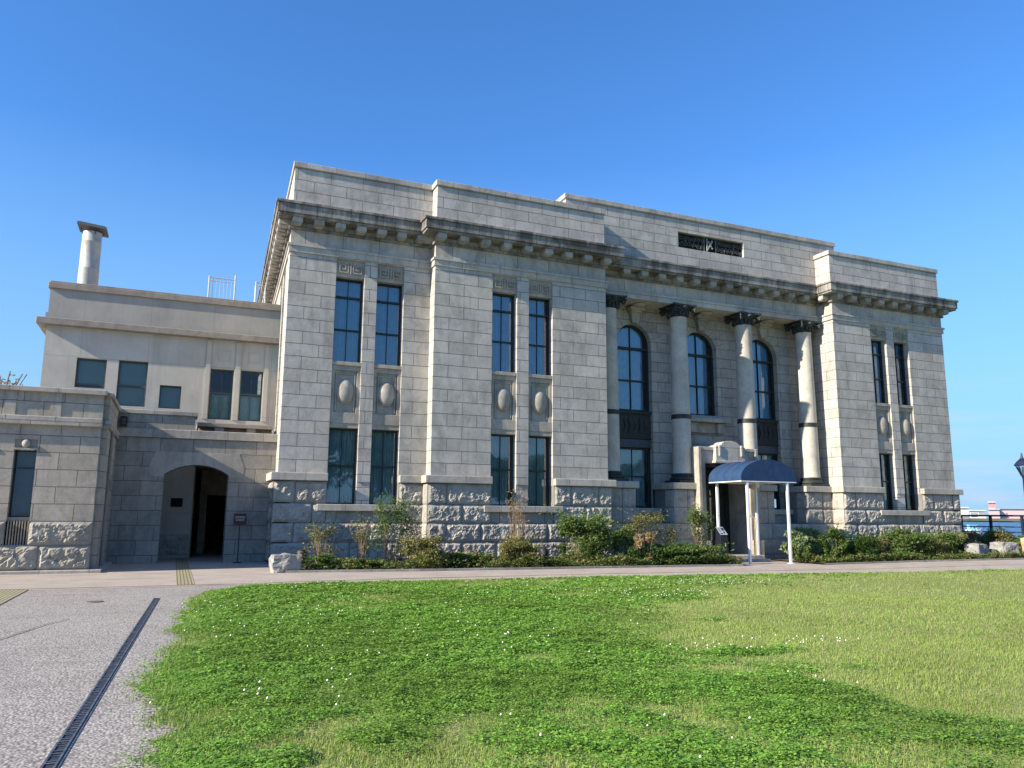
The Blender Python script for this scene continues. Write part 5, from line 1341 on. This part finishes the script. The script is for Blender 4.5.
# trees: one far off behind the annex, a row beyond the lawn that the lower windows mirror
def tree(label, loc, h, cr, n, ls, mat, seed, grp=None, bare=.0, low=.3):
    r = np.random.default_rng(seed); e = empty('tree', loc, label, 'tree', grp)
    mb = MB(); mb.tube([(0, 0, -.5), (.05, 0, h*.3), (0, .1, h*.62)], [h*.03, h*.022, h*.012], 8)
    tips = []
    for i in range(14):
        a = 2*PI*i/14+r.random(); z = h*(low+.35*r.random()); t = Vector((math.cos(a)*cr*.75*(.5+.5*r.random()), math.sin(a)*cr*.75*(.5+.5*r.random()), z+h*.25)); tips.append(t)
        mb.tube([(0, 0, z), Vector((0, 0, z)).lerp(t, .5)+Vector((0, 0, -.1*h*.2)), t], [h*.011, h*.007, h*.003], 5)
    mb.build('trunk', M_twig, e)
    cl = 34; th = r.random(cl)*2*PI; u = r.random(cl)*2-1; rr = r.random(cl)**.4
    C = np.stack([np.sqrt(1-u*u)*np.cos(th)*rr*cr*.8, np.sqrt(1-u*u)*np.sin(th)*rr*cr*.8, h*.62+u*rr*h*.34], 1)
    ci = r.integers(0, cl, n); gg = r.normal(size=(n, 3)); gg /= np.linalg.norm(gg, axis=1)[:, None]; P = C[ci]+gg*(r.random(n)**.5)[:, None]*cr*.30
    T = r.normal(size=(n, 3)); T /= np.linalg.norm(T, axis=1)[:, None]; U = np.cross(T, r.normal(size=(n, 3))); U /= np.linalg.norm(U, axis=1)[:, None]
    q = np.stack([P-T*ls, P-U*ls*.5, P+T*ls, P+U*ls*.5], 1).reshape(-1, 3)
    o = np_mesh('crown', q, np.arange(4*n).reshape(-1, 4), mat); o.parent = e
tree('thin half bare tree top showing over the annex roof at the left edge', (-12.3, 24, 0), 9.3, 2.3, 1500, .10, leafmat('autumn_leaf', (.16, .15, .05), (.28, .22, .10), .3), 5, low=.4)
for i in range(15):
    x = 2+6.5*i+random.uniform(-1.5, 1.5); y = -82+random.uniform(-6, 6)
    tree('broad green park tree standing far behind the photographer', (x, y, -.2), (random.uniform(16, 19) if x < 33 else random.uniform(9.5, 12)), (6.2 if x < 33 else random.uniform(4.2, 5.4)), 5200, .42, G2, 60+i, 'park trees behind the photographer', low=.15)
# dense hedge and shrubs closing the view beyond the passage
shrub('hedge', 'hedge', 'dark dense greenery seen through the gateway passage', (-1.4, 11.6, 0), 2.0, 1.6, 3.3, 9000, .07, G2, M_twig, 12, 0, 1, None, 300, .1, 46)
for i, (x, y, w, d_, h, n, mt, lb) in enumerate([
    (23.8, -1.5, 1.5, .9, 1.0, 2400, G3, 'loose leafy shrub touching the right pavilion corner'),
    (25.1, -1.0, 1.6, .9, .85, 2200, G3, 'brownish shrub between the pavilion corner and the arching shrub'),
    (28.9, -.9, 2.2, 1.0, 1.0, 3800, G1, 'low green shrub behind the right hand floodlight'),
    (30.3, -.2, 1.8, 1.0, 1.1, 3400, G3, 'olive shrub just beyond the building corner'),
    (33.3, .9, 2.2, 1.2, 1.05, 3800, G3, 'rusty green shrub hiding the quay wall under the railing'),
    (34.6, -.6, 1.2, 1.4, .9, 3000, G1, 'green shrub at the foot of the street lamp'),
    (5.5, -2.6, 2.0, .7, .42, 3400, G6, 'low green strip of weeds between the two round bushes'),
    (11.9, -1.4, 1.5, 1.0, 1.25, 2400, G1, 'loose green shrub right of the big leafy shrub'),
    (19.9, -1.8, .9, .7, .6, 1500, G1, 'small green tuft beside the right front canopy post')]):
    shrub('leafy_shrub', 'shrub', lb, (x, y, gz_(x)), w, d_, h, n, .048, mt, M_twig, 7, .06, .9, seed=400+i, up=.2, clumps=20)
